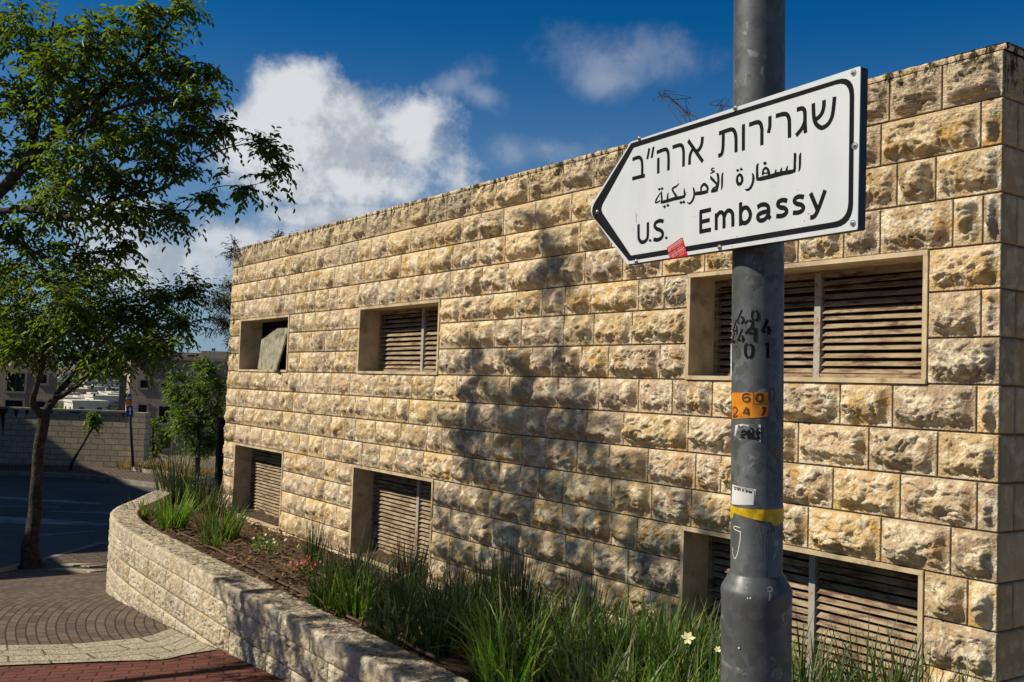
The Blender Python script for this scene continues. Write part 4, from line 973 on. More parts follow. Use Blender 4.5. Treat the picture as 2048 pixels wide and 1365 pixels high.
flower('narcissus', 'pale yellow bud in the grass close beside the base of the pole', (p[0], p[1], soil_z(p[0], p[1])), [(0, 0, 0)], p[2]-soil_z(p[0], p[1]), M['petalyellow'], .02, rg)

# ------------------------------------------------------------------ pole
DP = 3.2
pb = atD(1512, 1300, DP); pt_ = atD(1519, -60, DP)
ax = (pt_-pb)/np.linalg.norm(pt_-pb); zb = gz(pb[0]); P0 = pb+ax*((zb-.05-pb[2])/ax[2])
e1 = -(FW-ax*(FW@ax)); e1 /= np.linalg.norm(e1)      # towards the camera
e2 = np.cross(ax, e1)
if e2@RC < 0: e2 = -e2
PR, BR = .0825, .1115
PO = thing('street_pole', 'galvanised steel lamp pole with stickers, stencilled numbers and yellow tape, carrying the direction sign', 'pole', P0)
def zl(px_y): return (atD(1512, px_y, DP)-P0)@ax
prof = [(0, BR+.02), (.02, BR+.02), (.021, BR), (zl(1196), BR), (zl(1180), BR+.002), (zl(1172), BR-.002), (zl(1160), BR-.014), (zl(1152), PR+.010), (zl(1147), PR+.003), (zl(1143), PR), (zl(600), PR-.0005), (zl(-500), PR-.002), (8.5, .06), (8.52, .01)]
nseg = 72; a_ = np.arange(nseg)*2*math.pi/nseg; V = []
for h, r_ in prof: V.append(P0+ax*h+r_*(np.cos(a_)[:, None]*e1+np.sin(a_)[:, None]*e2))
V = np.vstack(V); F = []
for i in range(len(prof)-1):
    for j in range(nseg): F.append((i*nseg+j, i*nseg+(j+1) % nseg, (i+1)*nseg+(j+1) % nseg, (i+1)*nseg+j))
add('shaft', V, np.array(F), M['galv'], PO, smooth=True)
def pole_uv(px, py, rad=PR):
    """sight line met with the shaft: (arc length, height)"""
    d = ray(px, py); o = -P0; d1, d2 = d@e1, d@e2; o1, o2 = o@e1, o@e2
    A, B, C_ = d1*d1+d2*d2, 2*(o1*d1+o2*d2), o1*o1+o2*o2-rad*rad
    q = max(B*B-4*A*C_, 0); t = (-B-math.sqrt(q))/(2*A); X = o+d*t
    return np.array([rad*math.atan2(X@e2, X@e1), X@ax])
def pole_pt(uv, lift=.0006, rad=PR):
    th = uv[0]/rad; return P0+ax*uv[1]+(rad+lift)*(math.cos(th)*e1+math.sin(th)*e2)
def strip2d(P, W_):
    P = np.asarray(P, float); W_ = np.full(len(P), W_) if np.isscalar(W_) else np.asarray(W_, float)
    T = np.gradient(P, axis=0); T /= np.linalg.norm(T, axis=1)[:, None]+1e-12; N_ = np.c_[-T[:, 1], T[:, 0]]
    return P+N_*W_[:, None]/2, P-N_*W_[:, None]/2
class Strokes:
    """pen strokes lying on a surface, every stroke a ribbon"""
    def __init__(s, to_uv, to_pt): s.uv, s.pt = to_uv, to_pt; s.V = []; s.F = []; s.k = 0
    def stroke(s, pts, w_, smooth=False, n=6):
        P = np.array([s.uv(x, y) for x, y in pts]); W_ = w_
        if smooth:
            if not np.isscalar(w_): W_ = np.interp(np.linspace(0, 1, (len(P)-1)*n+1), np.linspace(0, 1, len(P)), w_)
            P = catmull(P, n)
        else:
            t = np.linspace(0, len(P)-1, (len(P)-1)*3+1); W_ = w_ if np.isscalar(w_) else np.interp(t, np.arange(len(P)), w_)
            P = np.c_[np.interp(t, np.arange(len(P)), P[:, 0]), np.interp(t, np.arange(len(P)), P[:, 1])]
        A, B = strip2d(P, W_); n0 = len(s.V); lift = .0007+.00004*(s.k % 12); s.k += 1
        for a_, b_ in zip(A, B): s.V += [s.pt(a_, lift), s.pt(b_, lift)]
        for i in range(len(A)-1): q = n0+2*i; s.F.append((q, q+1, q+3, q+2))
    def poly(s, pts, lift=None):
        n0 = len(s.V); lift = lift or .0007+.00004*(s.k % 12); s.k += 1
        for x, y in pts: s.V.append(s.pt(s.uv(x, y), lift))
        s.F.append(tuple(range(n0, n0+len(pts))))
    def sheet(s, quad, lift, nx=14, ny=10):
        """quad px corners tl,tr,br,bl -> curved patch"""
        c = [s.uv(*q) for q in quad]; n0 = len(s.V)
        for i in range(nx+1):
            for j in range(ny+1):
                u, v = i/nx, j/ny; p = (c[0]*(1-u)+c[1]*u)*(1-v)+(c[3]*(1-u)+c[2]*u)*v; s.V.append(s.pt(p, lift))
        s.F += [tuple(int(q)+n0 for q in f) for f in grid_faces(nx+1, ny+1)]
    def build(s, name, m, parent): return add(name, s.V, s.F, m, parent)
# stencilled numbers
Z1 = lambda pts: [(1440+x/9.1, 590+y/9.1) for x, y in pts]
st = Strokes(pole_uv, pole_pt); w_ = .0055
def S(pts, w=.0055, sm=True): st.stroke(Z1(pts), w, sm)
S([(400, 272), (345, 400), (322, 470), (352, 530)]); S([(380, 395), (420, 425), (425, 480), (385, 528)], .007)
S([(612, 285), (585, 330), (583, 420), (618, 472)], .006); S([(652, 285), (688, 330), (690, 420), (650, 475)], .007)
S([(300, 460), (262, 580), (238, 660), (320, 650)], .006, False); S([(308, 570), (308, 720)], .006)
S([(452, 525), (512, 460)], .006); S([(530, 462), (590, 500), (580, 570), (520, 650), (462, 708)], .008); S([(520, 700), (602, 690)], .009, False)
S([(866, 452), (790, 640), (765, 685)], .011); S([(770, 680), (840, 678)], .007, False); S([(885, 570), (890, 722)], .010); S([(905, 650), (930, 640)], .008, False)
S([(402, 622), (350, 770), (325, 830)], .007); S([(318, 833), (378, 828)], .006, False); S([(412, 740), (418, 872)], .008); S([(420, 812), (452, 808)], .006, False)
S([(585, 640), (640, 600)], .006, False); S([(640, 595), (640, 852)], .010, False)
S([(270, 690), (235, 800), (222, 870)], .006); S([(240, 850), (275, 860)], .010, False)
S([(505, 890), (465, 940), (465, 1080), (515, 1155)], .009); S([(545, 895), (592, 950), (592, 1080), (545, 1160)], .009)
S([(820, 905), (880, 885)], .006, False); S([(868, 885), (872, 1150)], .010, False)
st.build('stencilled_number', M['stencil'], PO)
st = Strokes(pole_uv, pole_pt)
S([(250, 955), (285, 905), (340, 915), (345, 980), (290, 1015)], .006); S([(290, 1015), (350, 1040), (330, 1120), (260, 1135)], .006)
Z1b = Z1
Z1 = lambda pts: [(1440+x/10.5, 770+y/10.5) for x, y in pts]
S([(1050, 120), (1040, 300), (1090, 350), (1140, 280), (1140, 120), (1090, 80), (1050, 120)], .004); S([(1190, 490), (1210, 560), (1205, 720)], .005)
st.build('faded_number', M['ghost'], PO)
# orange number plate film
st = Strokes(pole_uv, pole_pt); st.sheet(Z1([(255, 165), (1010, 145), (1010, 665), (255, 720)]), .0008); ops = st.build('orange_sticker', M['orange'], PO)
class Lifted(Strokes): pass
def pole_pt2(uv, lift): return pole_pt(uv, lift+.0006)
st = Strokes(pole_uv, pole_pt2)
S([(620, 210), (560, 190), (495, 220), (485, 300), (520, 350), (590, 355), (625, 310), (590, 260), (500, 280)], .0065)
S([(830, 190), (770, 230), (765, 310), (830, 355), (890, 310), (890, 225), (830, 190)], .0075)
S([(570, 470), (490, 600), (630, 595)], .0065, False); S([(590, 500), (600, 640)], .0065); S([(880, 480), (955, 485), (890, 655)], .0075, False)
S([(275, 500), (320, 470), (365, 510), (350, 580), (285, 670), (380, 655)], .006)
S([(705, 160), (707, 380)], .0018); S([(690, 400), (1000, 405)], .0018)
st.build('number_lettering', mat('brown_number_print', (.10, .035, .008), .7, var=.5, vscale=40), ops)
# torn white sticker with a black print
st = Strokes(pole_uv, pole_pt); st.poly(Z1([(330, 850), (470, 820), (560, 840), (850, 838), (850, 1195), (430, 1160), (310, 1060)]), .001)
tw_ = st.build('torn_sticker', M['paper'], PO)
st = Strokes(pole_uv, pole_pt2)
for q in [[(450, 1010), (500, 960), (545, 985), (520, 1040), (440, 1060)], [(440, 1095), (520, 1110)], [(560, 1030), (610, 950), (600, 1040), (560, 1060)], [(570, 1120), (640, 1050), (690, 1010), (660, 1100), (600, 1125)], [(630, 910), (700, 930)], [(700, 1090), (740, 1110)], [(760, 960), (830, 1000), (800, 1090), (840, 1120)], [(680, 985), (720, 940)], [(770, 1060), (800, 930), (840, 905)], [(640, 1110), (840, 1128)], [(480, 970), (520, 965)]]: S(q, .0055)
st.build('sticker_print', M['stencil'], tw_)
# white printed label under the tape: the words stay, the code square is left out
ZB = lambda pts: [(1440+x/8.03, 960+y/8.03) for x, y in pts]
st = Strokes(pole_uv, pole_pt); st.sheet(ZB([(205, 72), (582, 152), (550, 402), (185, 390)]), .0008); lb = st.build('printed_label', M['paper'], PO)
Z1 = ZB; st = Strokes(pole_uv, pole_pt2)
S([(215, 100), (480, 152), (540, 172), (555, 215), (540, 395)], .0014, True)
def he(ch, x, y, sc):  # small hand-set Hebrew letters, drawn as pen strokes; y is the top
    L_ = {'שׁ': 0}
    G_ = {'ש': [[(0, 0), (0, 8), (9, 9), (12, 0)], [(6, 0), (5, 7)]], 'ו': [[(2, 0), (5, 1), (5, 10)]], 'ק': [[(0, 0), (8, 0), (9, 5), (5, 8)], [(1, 4), (1, 13)]], 'ל': [[(0, -4), (1, 0), (8, 0), (8, 4), (4, 10)]], '.': [[(2, 9), (4, 9)]],
          'ת': [[(1, 0), (9, 0), (9, 10)], [(3, 0), (3, 8), (0, 10)]], 'ס': [[(0, 0), (9, 0), (9, 6), (5, 10), (1, 6), (1, 0)]], 'ר': [[(0, 0), (7, 0), (8, 3), (8, 10)]], 'ב': [[(0, 0), (7, 0), (8, 3), (8, 10)], [(0, 10), (10, 10)]], '?': [[(1, 1), (5, 0), (6, 3), (3, 6)], [(3, 9), (3.6, 10)]]}
    for q in G_[ch]: S([(x+u*sc, y+v*sc*1.15+u*sc*.2) for u, v in q], .0022, False)
for ch, x in [('ש', 478), ('ו', 456), ('ק', 428), ('ל', 404), ('.', 390), ('ת', 356), ('ל', 308), ('ס', 282), ('ר', 258), ('ב', 234), ('?', 222)]: he(ch, x, 118+(x-215)*.225, 2.9 if ch not in 'וש' else 3.)
st.build('label_lettering', M['stencil'], lb)
# yellow tape wound round the shaft
V = []; F = []; n = 60
for i in range(n+1):
    th = -math.pi*.5+(math.pi*2)*i/n; s_ = th*PR
    t = (th+1.35)/2.7
    ztop = zl(1011); zbot = zl(1022+14*min(max(t/.62, 0), 1)) if t < .62 else (zl(1043) if t < .8 else zl(1040))
    if t < 0 or t > 1: ztop, zbot = zl(1010), zl(1036)
    for j, v in enumerate((0, .33, .66, 1)):
        z_ = ztop*(1-v)+zbot*v; V.append(P0+ax*z_+(PR+.0014+.0012*math.sin(9*th+3*v))*(math.cos(th)*e1+math.sin(th)*e2))
add('yellow_tape', V, grid_faces(n+1, 4), M['yellow'], PO, smooth=True)
# white marker strokes and drips
st = Strokes(pole_uv, pole_pt)
S([(325, 770), (235, 745), (232, 790), (330, 835)], .0028); S([(330, 825), (325, 960), (285, 1180), (240, 1265), (210, 1190), (205, 1085)], .0028)
st.build('white_scrawl', M['paintw'], PO)
st = Strokes(pole_uv, pole_pt); M['greymark'] = mat('grey_glue_mark', (.22, .215, .23), .7)
S([(715, 800), (760, 755), (795, 800), (780, 880), (735, 890), (722, 830)], .004); S([(725, 930), (715, 1100), (730, 1330)], .007); S([(755, 940), (762, 1330)], .002); S([(630, 770), (655, 920), (675, 1060)], .0012)
st.build('glue_drip', M['greymark'], PO)
Z1 = lambda pts: [(1400+x/3.212, 940+y/3.212) for x, y in pts]
st = Strokes(lambda x, y: pole_uv(x, y, BR), lambda uv, l: pole_pt(uv, l+.0022, BR))
S([(430, 762), (445, 752), (462, 765), (450, 782), (432, 775)], .004); S([(445, 790), (447, 812), (442, 838)], .004); S([(303, 822), (310, 826)], .005); S([(322, 818), (326, 828)], .005); S([(250, 1138), (254, 1148)], .006)
st.build('white_paint_drip', M['paintw'], PO)
# sliver of a torn white sticker on the left edge
st = Strokes(pole_uv, pole_pt); st.sheet([(1462.5, 690), (1464.5, 690), (1464.5, 752), (1462.5, 752)], .002, 2, 6); st.build('sticker_sliver', M['paper'], PO)
st = Strokes(pole_uv, pole_pt); st.sheet([(1539, 892), (1561, 894), (1562, 928), (1541, 905)], .001, 6, 6); st.build('peeled_sticker', mat('peeled_brown_paper', (.16, .115, .09), .8, var=.4, vscale=30), PO)

# ------------------------------------------------------------------ direction sign
hv = ray(-107, 730); su = -np.array([hv[0], hv[1], 0]); su /= np.linalg.norm(su)          # along the sign, to the right
sn = np.array([su[1], -su[0], 0]); sn = sn if sn@FW < 0 else -sn                               # facing the camera
axm = P0+ax*zl(350)
SO = axm+sn*(PR+.040)                                                                          # a point on the front face
def suv(px, py):
    d = ray(px, py); t = (SO@sn)/(d@sn); X = d*t-SO; return np.array([X@su, X[2]])
def spt(uv, lift=0.): return SO+su*uv[0]+ZZ*uv[1]+sn*lift
sb = SO+ZZ*(suv(1500, 500)[1]); SGNB = thing('direction_sign', 'white arrow-shaped embassy direction sign in three scripts bolted to the pole', 'sign', sb)
def arc_poly(uvs, radii, n=7):
    """polygon with rounded corners in sign coordinates"""
    out = []; k = len(uvs)
    for i in range(k):
        p, a_, b_ = uvs[i], uvs[i-1], uvs[(i+1) % k]; r_ = radii[i]
        if r_ <= 0: out += [p]*1; continue
        d1 = (a_-p)/np.linalg.norm(a_-p); d2 = (b_-p)/np.linalg.norm(b_-p); s_, e_ = p+d1*r_, p+d2*r_
        for t in np.linspace(0, 1, n): out.append((1-t)**2*s_+2*t*(1-t)*p+t*t*e_)
    return np.array(out)
v_t, v_b = (suv(1258, 285)[1]+suv(1718, 134)[1])/2, (suv(1258, 528)[1]+suv(1716, 460)[1])/2
uL = (suv(1258, 285)[0]+suv(1258, 528)[0])/2; uR = (suv(1719, 134)[0]+suv(1717, 460)[0])/2; uT, vT = suv(1176, 420)
outer = arc_poly([np.array(q) for q in [(uL, v_t), (uT, vT), (uL, v_b), (uR, v_b), (uR, v_t)]], [.0, .05, .0, .006, .006])[::-1]
mb = MB(); mb.prism([spt(q) for q in outer], sn, .003); pn = mb.build('panel', M['white'], SGNB)
# folded box behind the face
mb = MB(); inner = []
k = len(outer)
Q0 = np.array([spt(q, -.003) for q in outer]); Q1 = np.array([spt(q, -.030) for q in outer]); cen = outer.mean(0); Q2 = np.array([spt(cen+(q-cen)*.96, -.030) for q in outer])
V = np.vstack([Q0, Q1, Q2]); F = []
for i in range(k):
    j = (i+1) % k; F += [(i, j, k+j, k+i), (k+i, k+j, 2*k+j, 2*k+i)]
add('folded_rim', V, F, M['signback'], SGNB)
mb = MB(); mb.prism([spt(cen+(q-cen)*.97, -.0045) for q in outer], sn, .002); mb.build('back_sheet', M['signback'], SGNB)
# black border
go = [suv(*q) for q in [(1262.5, 287), (1178, 424), (1258, 522.5), (1706, 450), (1709, 149)]]
gi = [suv(*q) for q in [(1267.5, 296), (1200, 419), (1262, 511.5), (1696.5, 439.5), (1700, 161)]]
A = arc_poly(go, [.002, .055, .002, .06, .06]); B = arc_poly(gi, [.002, .03, .002, .05, .05]); k = len(A)
V = [spt(q, .0006) for q in A]+[spt(q, .0006) for q in B]; F = [(i, (i+1) % k, k+(i+1) % k, k+i) for i in range(k)]
add('border', V, F, M['black'], SGNB)
# Hebrew line
st = Strokes(suv, spt); Z1 = lambda pts: [(1240+x/4.452, 180+y/4.452) for x, y in pts]; hw = .0134
for q, sm in [([(1722, 120), (1724, 190), (1730, 260), (1750, 308), (1785, 336), (1815, 334), (1858, 300), (1888, 240), (1902, 160), (1911, 62)], 1), ([(1817, 92), (1815, 150), (1800, 205), (1770, 245), (1735, 268)], 1),
              ([(1575, 178), (1615, 166), (1638, 176), (1647, 205), (1648, 290), (1652, 385)], 1), ([(1645, 285), (1620, 345), (1568, 408)], 1),
              ([(1388, 234), (1450, 217), (1488, 222), (1506, 260), (1509, 300), (1510, 427)], 1), ([(1336, 234), (1335, 330), (1322, 385)], 0),
              ([(1150, 312), (1220, 289), (1250, 300), (1263, 345), (1264, 400), (1264, 493)], 1), ([(1100, 307), (1099, 541)], 0),
              ([(883, 388), (985, 354), (1018, 368), (1032, 415), (1034, 470), (1034, 555)], 1), ([(920, 378), (920, 460), (916, 530), (905, 572), (876, 590)], 1),
              ([(608, 452), (738, 640)], 0), ([(736, 418), (728, 485), (706, 530), (680, 552)], 1), ([(648, 530), (628, 570), (621, 610), (620, 667)], 1),
              ([(468, 512), (530, 493), (555, 503), (566, 545), (567, 600), (566, 684)], 1),
              ([(328, 558), (400, 531), (424, 545), (432, 590), (433, 640), (432, 718)], 1), ([(342, 606), (341, 745)], 0), ([(262, 520), (244, 618)], 0), ([(300, 508), (282, 608)], 0),
              ([(112, 620), (165, 602), (190, 618), (198, 660), (199, 700), (198, 775)], 1), ([(110, 792), (222, 764)], 0)]:
    st.stroke(Z1(q), hw*(.85 if q[0] in ((262, 520), (300, 508)) else 1), bool(sm))
st.build('hebrew_lettering', M['black'], SGNB)
# Arabic line
st = Strokes(suv, spt); Z1 = lambda pts: [(1290+x/6.206, 290+y/6.206) for x, y in pts]; kk = .000300
def AR(p3, sm=True): st.stroke(Z1([(x, y) for x, y, w_ in p3]), [w_*kk for x, y, w_ in p3], sm)
def DOT(x, y, r_=21): st.poly(Z1([(x-r_, y-2), (x+3, y-r_), (x+r_, y+2), (x-3, y+r_)]))
for q in [[(1934, 98, 12), (1926, 140, 30), (1924, 220, 30), (1920, 290, 26), (1908, 335, 8)], [(1850, 110, 20), (1864, 130, 36), (1860, 230, 32), (1858, 300, 34), (1843, 335, 44)],
          [(1870, 320, 30), (1800, 338, 44), (1720, 352, 44), (1640, 370, 50), (1560, 394, 46), (1500, 408, 44), (1440, 422, 44), (1385, 432, 24)], [(1772, 262, 12), (1760, 300, 26), (1755, 345, 30)], [(1700, 285, 12), (1690, 320, 26), (1688, 360, 30)], [(1628, 305, 12), (1622, 335, 24), (1618, 375, 30)],
          [(1462, 380, 22), (1466, 325, 26), (1492, 290, 28), (1524, 305, 30), (1540, 350, 34), (1540, 395, 30)], [(1468, 350, 22), (1495, 352, 12), (1520, 350, 22)], [(1412, 232, 12), (1395, 262, 30), (1393, 340, 32), (1396, 425, 36)],
          [(1332, 352, 10), (1344, 385, 28), (1346, 430, 34), (1332, 490, 32), (1308, 535, 30), (1275, 560, 26), (1242, 553, 8)],
          [(1180, 365, 30), (1150, 395, 28), (1145, 450, 34), (1165, 490, 36), (1198, 470, 36), (1208, 420, 34), (1192, 378, 30), (1172, 370, 26)],
          [(972, 342, 10), (960, 380, 26), (958, 460, 28), (956, 520, 24), (948, 560, 8)], [(890, 352, 14), (905, 375, 34), (912, 440, 34), (904, 510, 36), (890, 560, 36)], [(905, 555, 36), (860, 570, 40), (820, 576, 30)], [(815, 385, 10), (825, 415, 34), (862, 455, 30), (895, 505, 26), (835, 548, 14)],
          [(862, 290, 8), (835, 295, 18), (825, 312, 18), (845, 325, 16), (866, 318, 8)], [(812, 356, 14), (868, 332, 14)],
          [(640, 590, 20), (690, 585, 24), (700, 525, 28), (735, 490, 34), (772, 520, 34), (782, 570, 30)], [(785, 575, 36), (740, 590, 40), (680, 602, 40), (625, 608, 34)],
          [(596, 528, 10), (608, 560, 28), (614, 610, 32), (603, 660, 30), (582, 705, 28), (552, 728, 22), (522, 716, 8)],
          [(490, 540, 8), (488, 575, 24), (496, 615, 34), (480, 652, 36)], [(495, 640, 30), (430, 658, 40), (370, 668, 42), (300, 690, 38), (240, 706, 38), (195, 718, 26)], [(424, 480, 8), (390, 515, 22), (342, 545, 24), (358, 590, 26), (392, 640, 34)], [(290, 592, 8), (283, 630, 24), (282, 690, 30)],
          [(208, 572, 8), (206, 620, 28), (210, 680, 32), (205, 718, 30)], [(200, 590, 12), (165, 640, 22), (138, 690, 28), (128, 728, 14)], [(128, 722, 14), (160, 712, 20), (190, 690, 14)]]: AR(q)
for q in [(1490, 230, 26), (1152, 318), (1196, 304), (448, 717), (483, 710), (243, 769), (285, 752), (180, 552, 19), (214, 543, 19)]: DOT(*q)
st.build('arabic_lettering', M['black'], SGNB)
# English line as pen strokes too
st = Strokes(suv, spt); Z1 = lambda pts: [(1250+x/4.763, 360+y/4.763) for x, y in pts]; ew = .0138
for q, sm in [([(722, 300), (722, 506)], 0), ([(711, 308), (820, 284)], 0), ([(711, 405), (808, 382)], 0), ([(711, 496), (820, 474)], 0),
              ([(870, 318), (870, 479)], 0), ([(872, 360), (895, 318), (925, 312), (942, 340), (944, 380), (944, 463)], 1), ([(946, 350), (970, 302), (1000, 294), (1024, 320), (1028, 365), (1028, 446)], 1),
              ([(1102, 214), (1102, 437)], 0), ([(1104, 310), (1130, 270), (1165, 268), (1190, 305), (1195, 340), (1180, 385), (1150, 410), (1120, 408), (1104, 385)], 1),
              ([(1262, 262), (1300, 238), (1345, 238), (1366, 262), (1369, 300), (1369, 345), (1386, 370)], 1), ([(1366, 300), (1310, 312), (1272, 335), (1268, 368), (1290, 388), (1330, 378), (1366, 338)], 1),
              ([(1546, 200), (1505, 193), (1465, 210), (1458, 240), (1480, 262), (1520, 270), (1540, 295), (1530, 325), (1490, 345), (1442, 345)], 1),
              ([(1705, 165), (1660, 160), (1622, 178), (1616, 208), (1640, 230), (1678, 238), (1700, 262), (1690, 292), (1650, 312), (1600, 314)], 1),
              ([(1768, 128), (1836, 290)], 0), ([(1908, 98), (1850, 260), (1815, 335), (1790, 355), (1765, 360)], 1),
              ([(130, 424), (130, 500), (133, 560), (155, 592), (185, 590), (210, 565), (218, 520), (219, 405)], 1),
              ([(368, 398), (335, 390), (295, 408), (284, 440), (305, 468), (340, 482), (360, 510), (350, 550), (312, 572), (272, 568)], 1)]:
    st.stroke(Z1(q), ew, bool(sm))
for cx, cy in ((240, 578), (394, 553)): st.poly(Z1([(cx+12*math.cos(t), cy+14*math.sin(t)) for t in np.linspace(0, 6.283, 15)[:-1]]))
st.build('english_lettering', M['black'], SGNB)
# bolts
for (x, y) in [(1707, 146), (1471, 217), (1279, 277), (1195, 424), (1710, 292), (1706, 447), (1440, 495), (1273, 523)]:
    uv = suv(x, y); c_ = spt(uv, 0); mb = MB(); mb.tube([c_+sn*.0008, c_+sn*.0028], [.0095, .0088], 18); mb.tube([c_+sn*.0028, c_+sn*.006, c_+sn*.0075], [.0052, .0048, .0025], 12)
    mb.build('bolt', M['bolt'], SGNB, smooth=False)
# clamps that hold it to the pole
for py in (262, 462):
    h0 = zl(py); mb = MB(); V = []; F = []
    for i in range(33):
        th = 2*math.pi*i/32
        for dz, dr in ((-.018, .001), (-.018, .007), (.018, .007), (.018, .001)): V.append(P0+ax*(h0+dz)+(PR+dr)*(math.cos(th)*e1+math.sin(th)*e2))
    mb.raw(V, [tuple(f) for f in grid_faces(33, 4)]); mb.obox(P0+ax*h0+sn*(PR+.010), su*.10, sn*.010, ZZ*.018); mb.build('clamp', M['signback'], SGNB)
# red sticker on the lower border
st = Strokes(suv, spt); Z1 = lambda pts: [(1310+x/19.5, 460+y/19.5) for x, y in pts]
st.poly(Z1([(470, 700), (1070, 290), (1270, 960), (1230, 1020), (600, 1130)]), .0016); rs = st.build('red_sticker', M['red'], SGNB)
st = Strokes(suv, lambda uv, l: spt(uv, l+.0015)); 
def lin(x0, y0, x1, y1, w=.0009): st.stroke(Z1([(x0, y0), (x1, y1)]), w)
lin(515, 730, 1070, 365, .0012); lin(545, 775, 1085, 420, .0012); lin(625, 1045, 1160, 690, .0013)
GL = {'B': [[(0, 0), (0, 6)], [(0, 0), (3, .3), (3, 2.6), (0, 3)], [(0, 3), (3.6, 3.4), (3.6, 5.8), (0, 6)]], 'R': [[(0, 6), (0, 0), (3.3, .3), (3.3, 2.8), (0, 3)], [(1.5, 3), (3.8, 6)]], 'I': [[(1, 0), (1, 6)]], 'N': [[(0, 6), (0, 0), (3.6, 6), (3.6, 0)]], 'G': [[(3.6, 1), (2, 0), (0, 1.5), (0, 4.5), (2, 6), (3.6, 5), (3.6, 3.2), (2.2, 3.2)]],
      'H': [[(0, 0), (0, 6)], [(3.6, 0), (3.6, 6)], [(0, 3), (3.6, 3)]], 'E': [[(3.4, 0), (0, 0), (0, 6), (3.4, 6)], [(0, 3), (2.8, 3)]], 'S': [[(3.5, .7), (1.8, 0), (.2, 1.4), (1.8, 3), (3.5, 4.5), (1.8, 6), (.1, 5.2)]], 'O': [[(1.9, 0), (0, 1.7), (0, 4.3), (1.9, 6), (3.8, 4.3), (3.8, 1.7), (1.9, 0)]], 'M': [[(0, 6), (0, 0), (2, 4), (4, 0), (4, 6)]], 'W': [[(0, 0), (1, 6), (2, 2), (3, 6), (4, 0)]], '!': [[(1, 0), (1, 4)], [(1, 5.3), (1, 6)]]}
def word(t, x0, y0, x1, y1, hgt):
    d_ = np.array([x1-x0, y1-y0]); n_ = len(t); adv = d_/n_; dn = np.array([.30, .95])*hgt/6
    for i, ch in enumerate(t):
        if ch == ' ': continue
        o_ = np.array([x0, y0])+adv*i; sx = adv/5.2
        for q in GL[ch]: st.stroke(Z1([tuple(o_+sx*u+dn*v) for u, v in q]), .00045)
word('BRING', 535, 800, 800, 640, 72); word('HERSH', 815, 630, 1100, 455, 72); word('HOME', 580, 935, 850, 770, 80); word('NOW!', 870, 750, 1140, 575, 80)
word('BRING', 690, 1040, 905, 905, 66); word('HERSH', 930, 880, 1190, 725, 66); word('NOW!', 960, 970, 1225, 820, 75)
st.build('sticker_lettering', M['paintw'], rs)
st = Strokes(suv, spt); Z1 = lambda pts: [(1250+x/4.763, 360+y/4.763) for x, y in pts]
st.stroke(Z1([(98, 305), (108, 340), (105, 380), (112, 415)]), [.002, .0075, .006, .002], True); st.stroke(Z1([(83, 455), (84, 490)]), [.001, .003, .001][:2], False)
st.build('grime_streak', mat('yellow_grey_grime', (.36, .36, .29), .8, var=.3, vscale=60), SGNB)
st = Strokes(suv, spt)
for x, y, r_ in [(1748, 322, 6), (1708, 392, 6), (1064, 542, 5), (1645, 98, 4), (1018, 636, 5), (590, 120, 3), (1420, 60, 3), (660, 350, 3)]:
    st.poly(Z1([(x+r_*math.cos(t), y+r_*math.sin(t)) for t in np.linspace(0, 6.283, 9)[:-1]]))
st.build('dirt_specks', mat('grey_dirt_speck', (.22, .23, .22), .9), SGNB)
# ------------------------------------------------------------------ black corner post
q0 = atD(436, 985, 14.3); q0[2] = soil_z(-13.4, 4.9)-.1; q1 = atD(443, 838, 14.3)
mb = MB(); mb.box(q0[0]-.045, q0[0]+.045, q0[1]-.045, q0[1]+.045, q0[2], q1[2]); mb.box(q0[0]-.055, q0[0]+.055, q0[1]-.055, q0[1]+.055, q1[2], q1[2]+.02)
tag(mb.build('corner_post', M['blackmetal']), 'black square metal post standing at the far corner of the stone building', 'post')

# ------------------------------------------------------------------ far block wall
D7 = float(on_ground(264, 937)@FW)
A, B = atD(-420, 820, D7), atD(266, 826, D7); zt = atD(150, 823, D7)[2]; zb_ = -4.3
A2, B2 = A.copy(), B.copy(); dW = (B2-A2)[:2]; Lw = np.linalg.norm(dW); dW /= Lw; nW = np.array([-dW[1], dW[0]])
if nW@A[:2] > 0 and True: pass
back = nW if nW@np.array([F0[0], F0[1]]) > 0 else -nW
FWL = thing('block_wall', 'long grey block retaining wall across the road with black water stains', 'wall', ((A[0]+B[0])/2, (A[1]+B[1])/2, zb_))
def wall_panel(p, q, z0, z1, parent, name, m, thick=.35, dirn=None):
    """vertical panel between plan points p,q with metric uv on its faces"""
    p, q = np.array(p[:2]), np.array(q[:2]); d_ = q-p; L_ = np.linalg.norm(d_); n_ = np.array([-d_[1], d_[0]])/L_
    if n_@np.array([F0[0], F0[1]]) < 0: n_ = -n_
    if dirn is not None: n_ = np.array(dirn[:2])/np.linalg.norm(dirn[:2])
    c = [p, q, q+n_*thick, p+n_*thick]; V = []; F = []; UV = []
    for i in range(4):
        a_, b_ = c[i], c[(i+1) % 4]; l_ = np.linalg.norm(b_-a_); k = len(V); V += [(*a_, z0), (*b_, z0), (*b_, z1), (*a_, z1)]; UV += [(i*.4, 0), (i*.4+l_, 0), (i*.4+l_, z1-z0), (i*.4, z1-z0)]; F.append((k, k+1, k+2, k+3))
    k = len(V); V += [(*x, z1) for x in c]; UV += [tuple(x) for x in c]; F.append((k, k+1, k+2, k+3))
    return add(name, V, F, m, parent, uv=UV)
wall_panel(A, B, zb_, zt, FWL, 'wall_face', M['farwall'])
Bp = B.copy(); Bp[:2] += dW*.02
wall_panel(B[:2]+dW*.012-back*.06, B[:2]+dW*.50-back*.06, zb_, zt+.03, FWL, 'end_pier', M['farwall'], .5)
mb = MB()
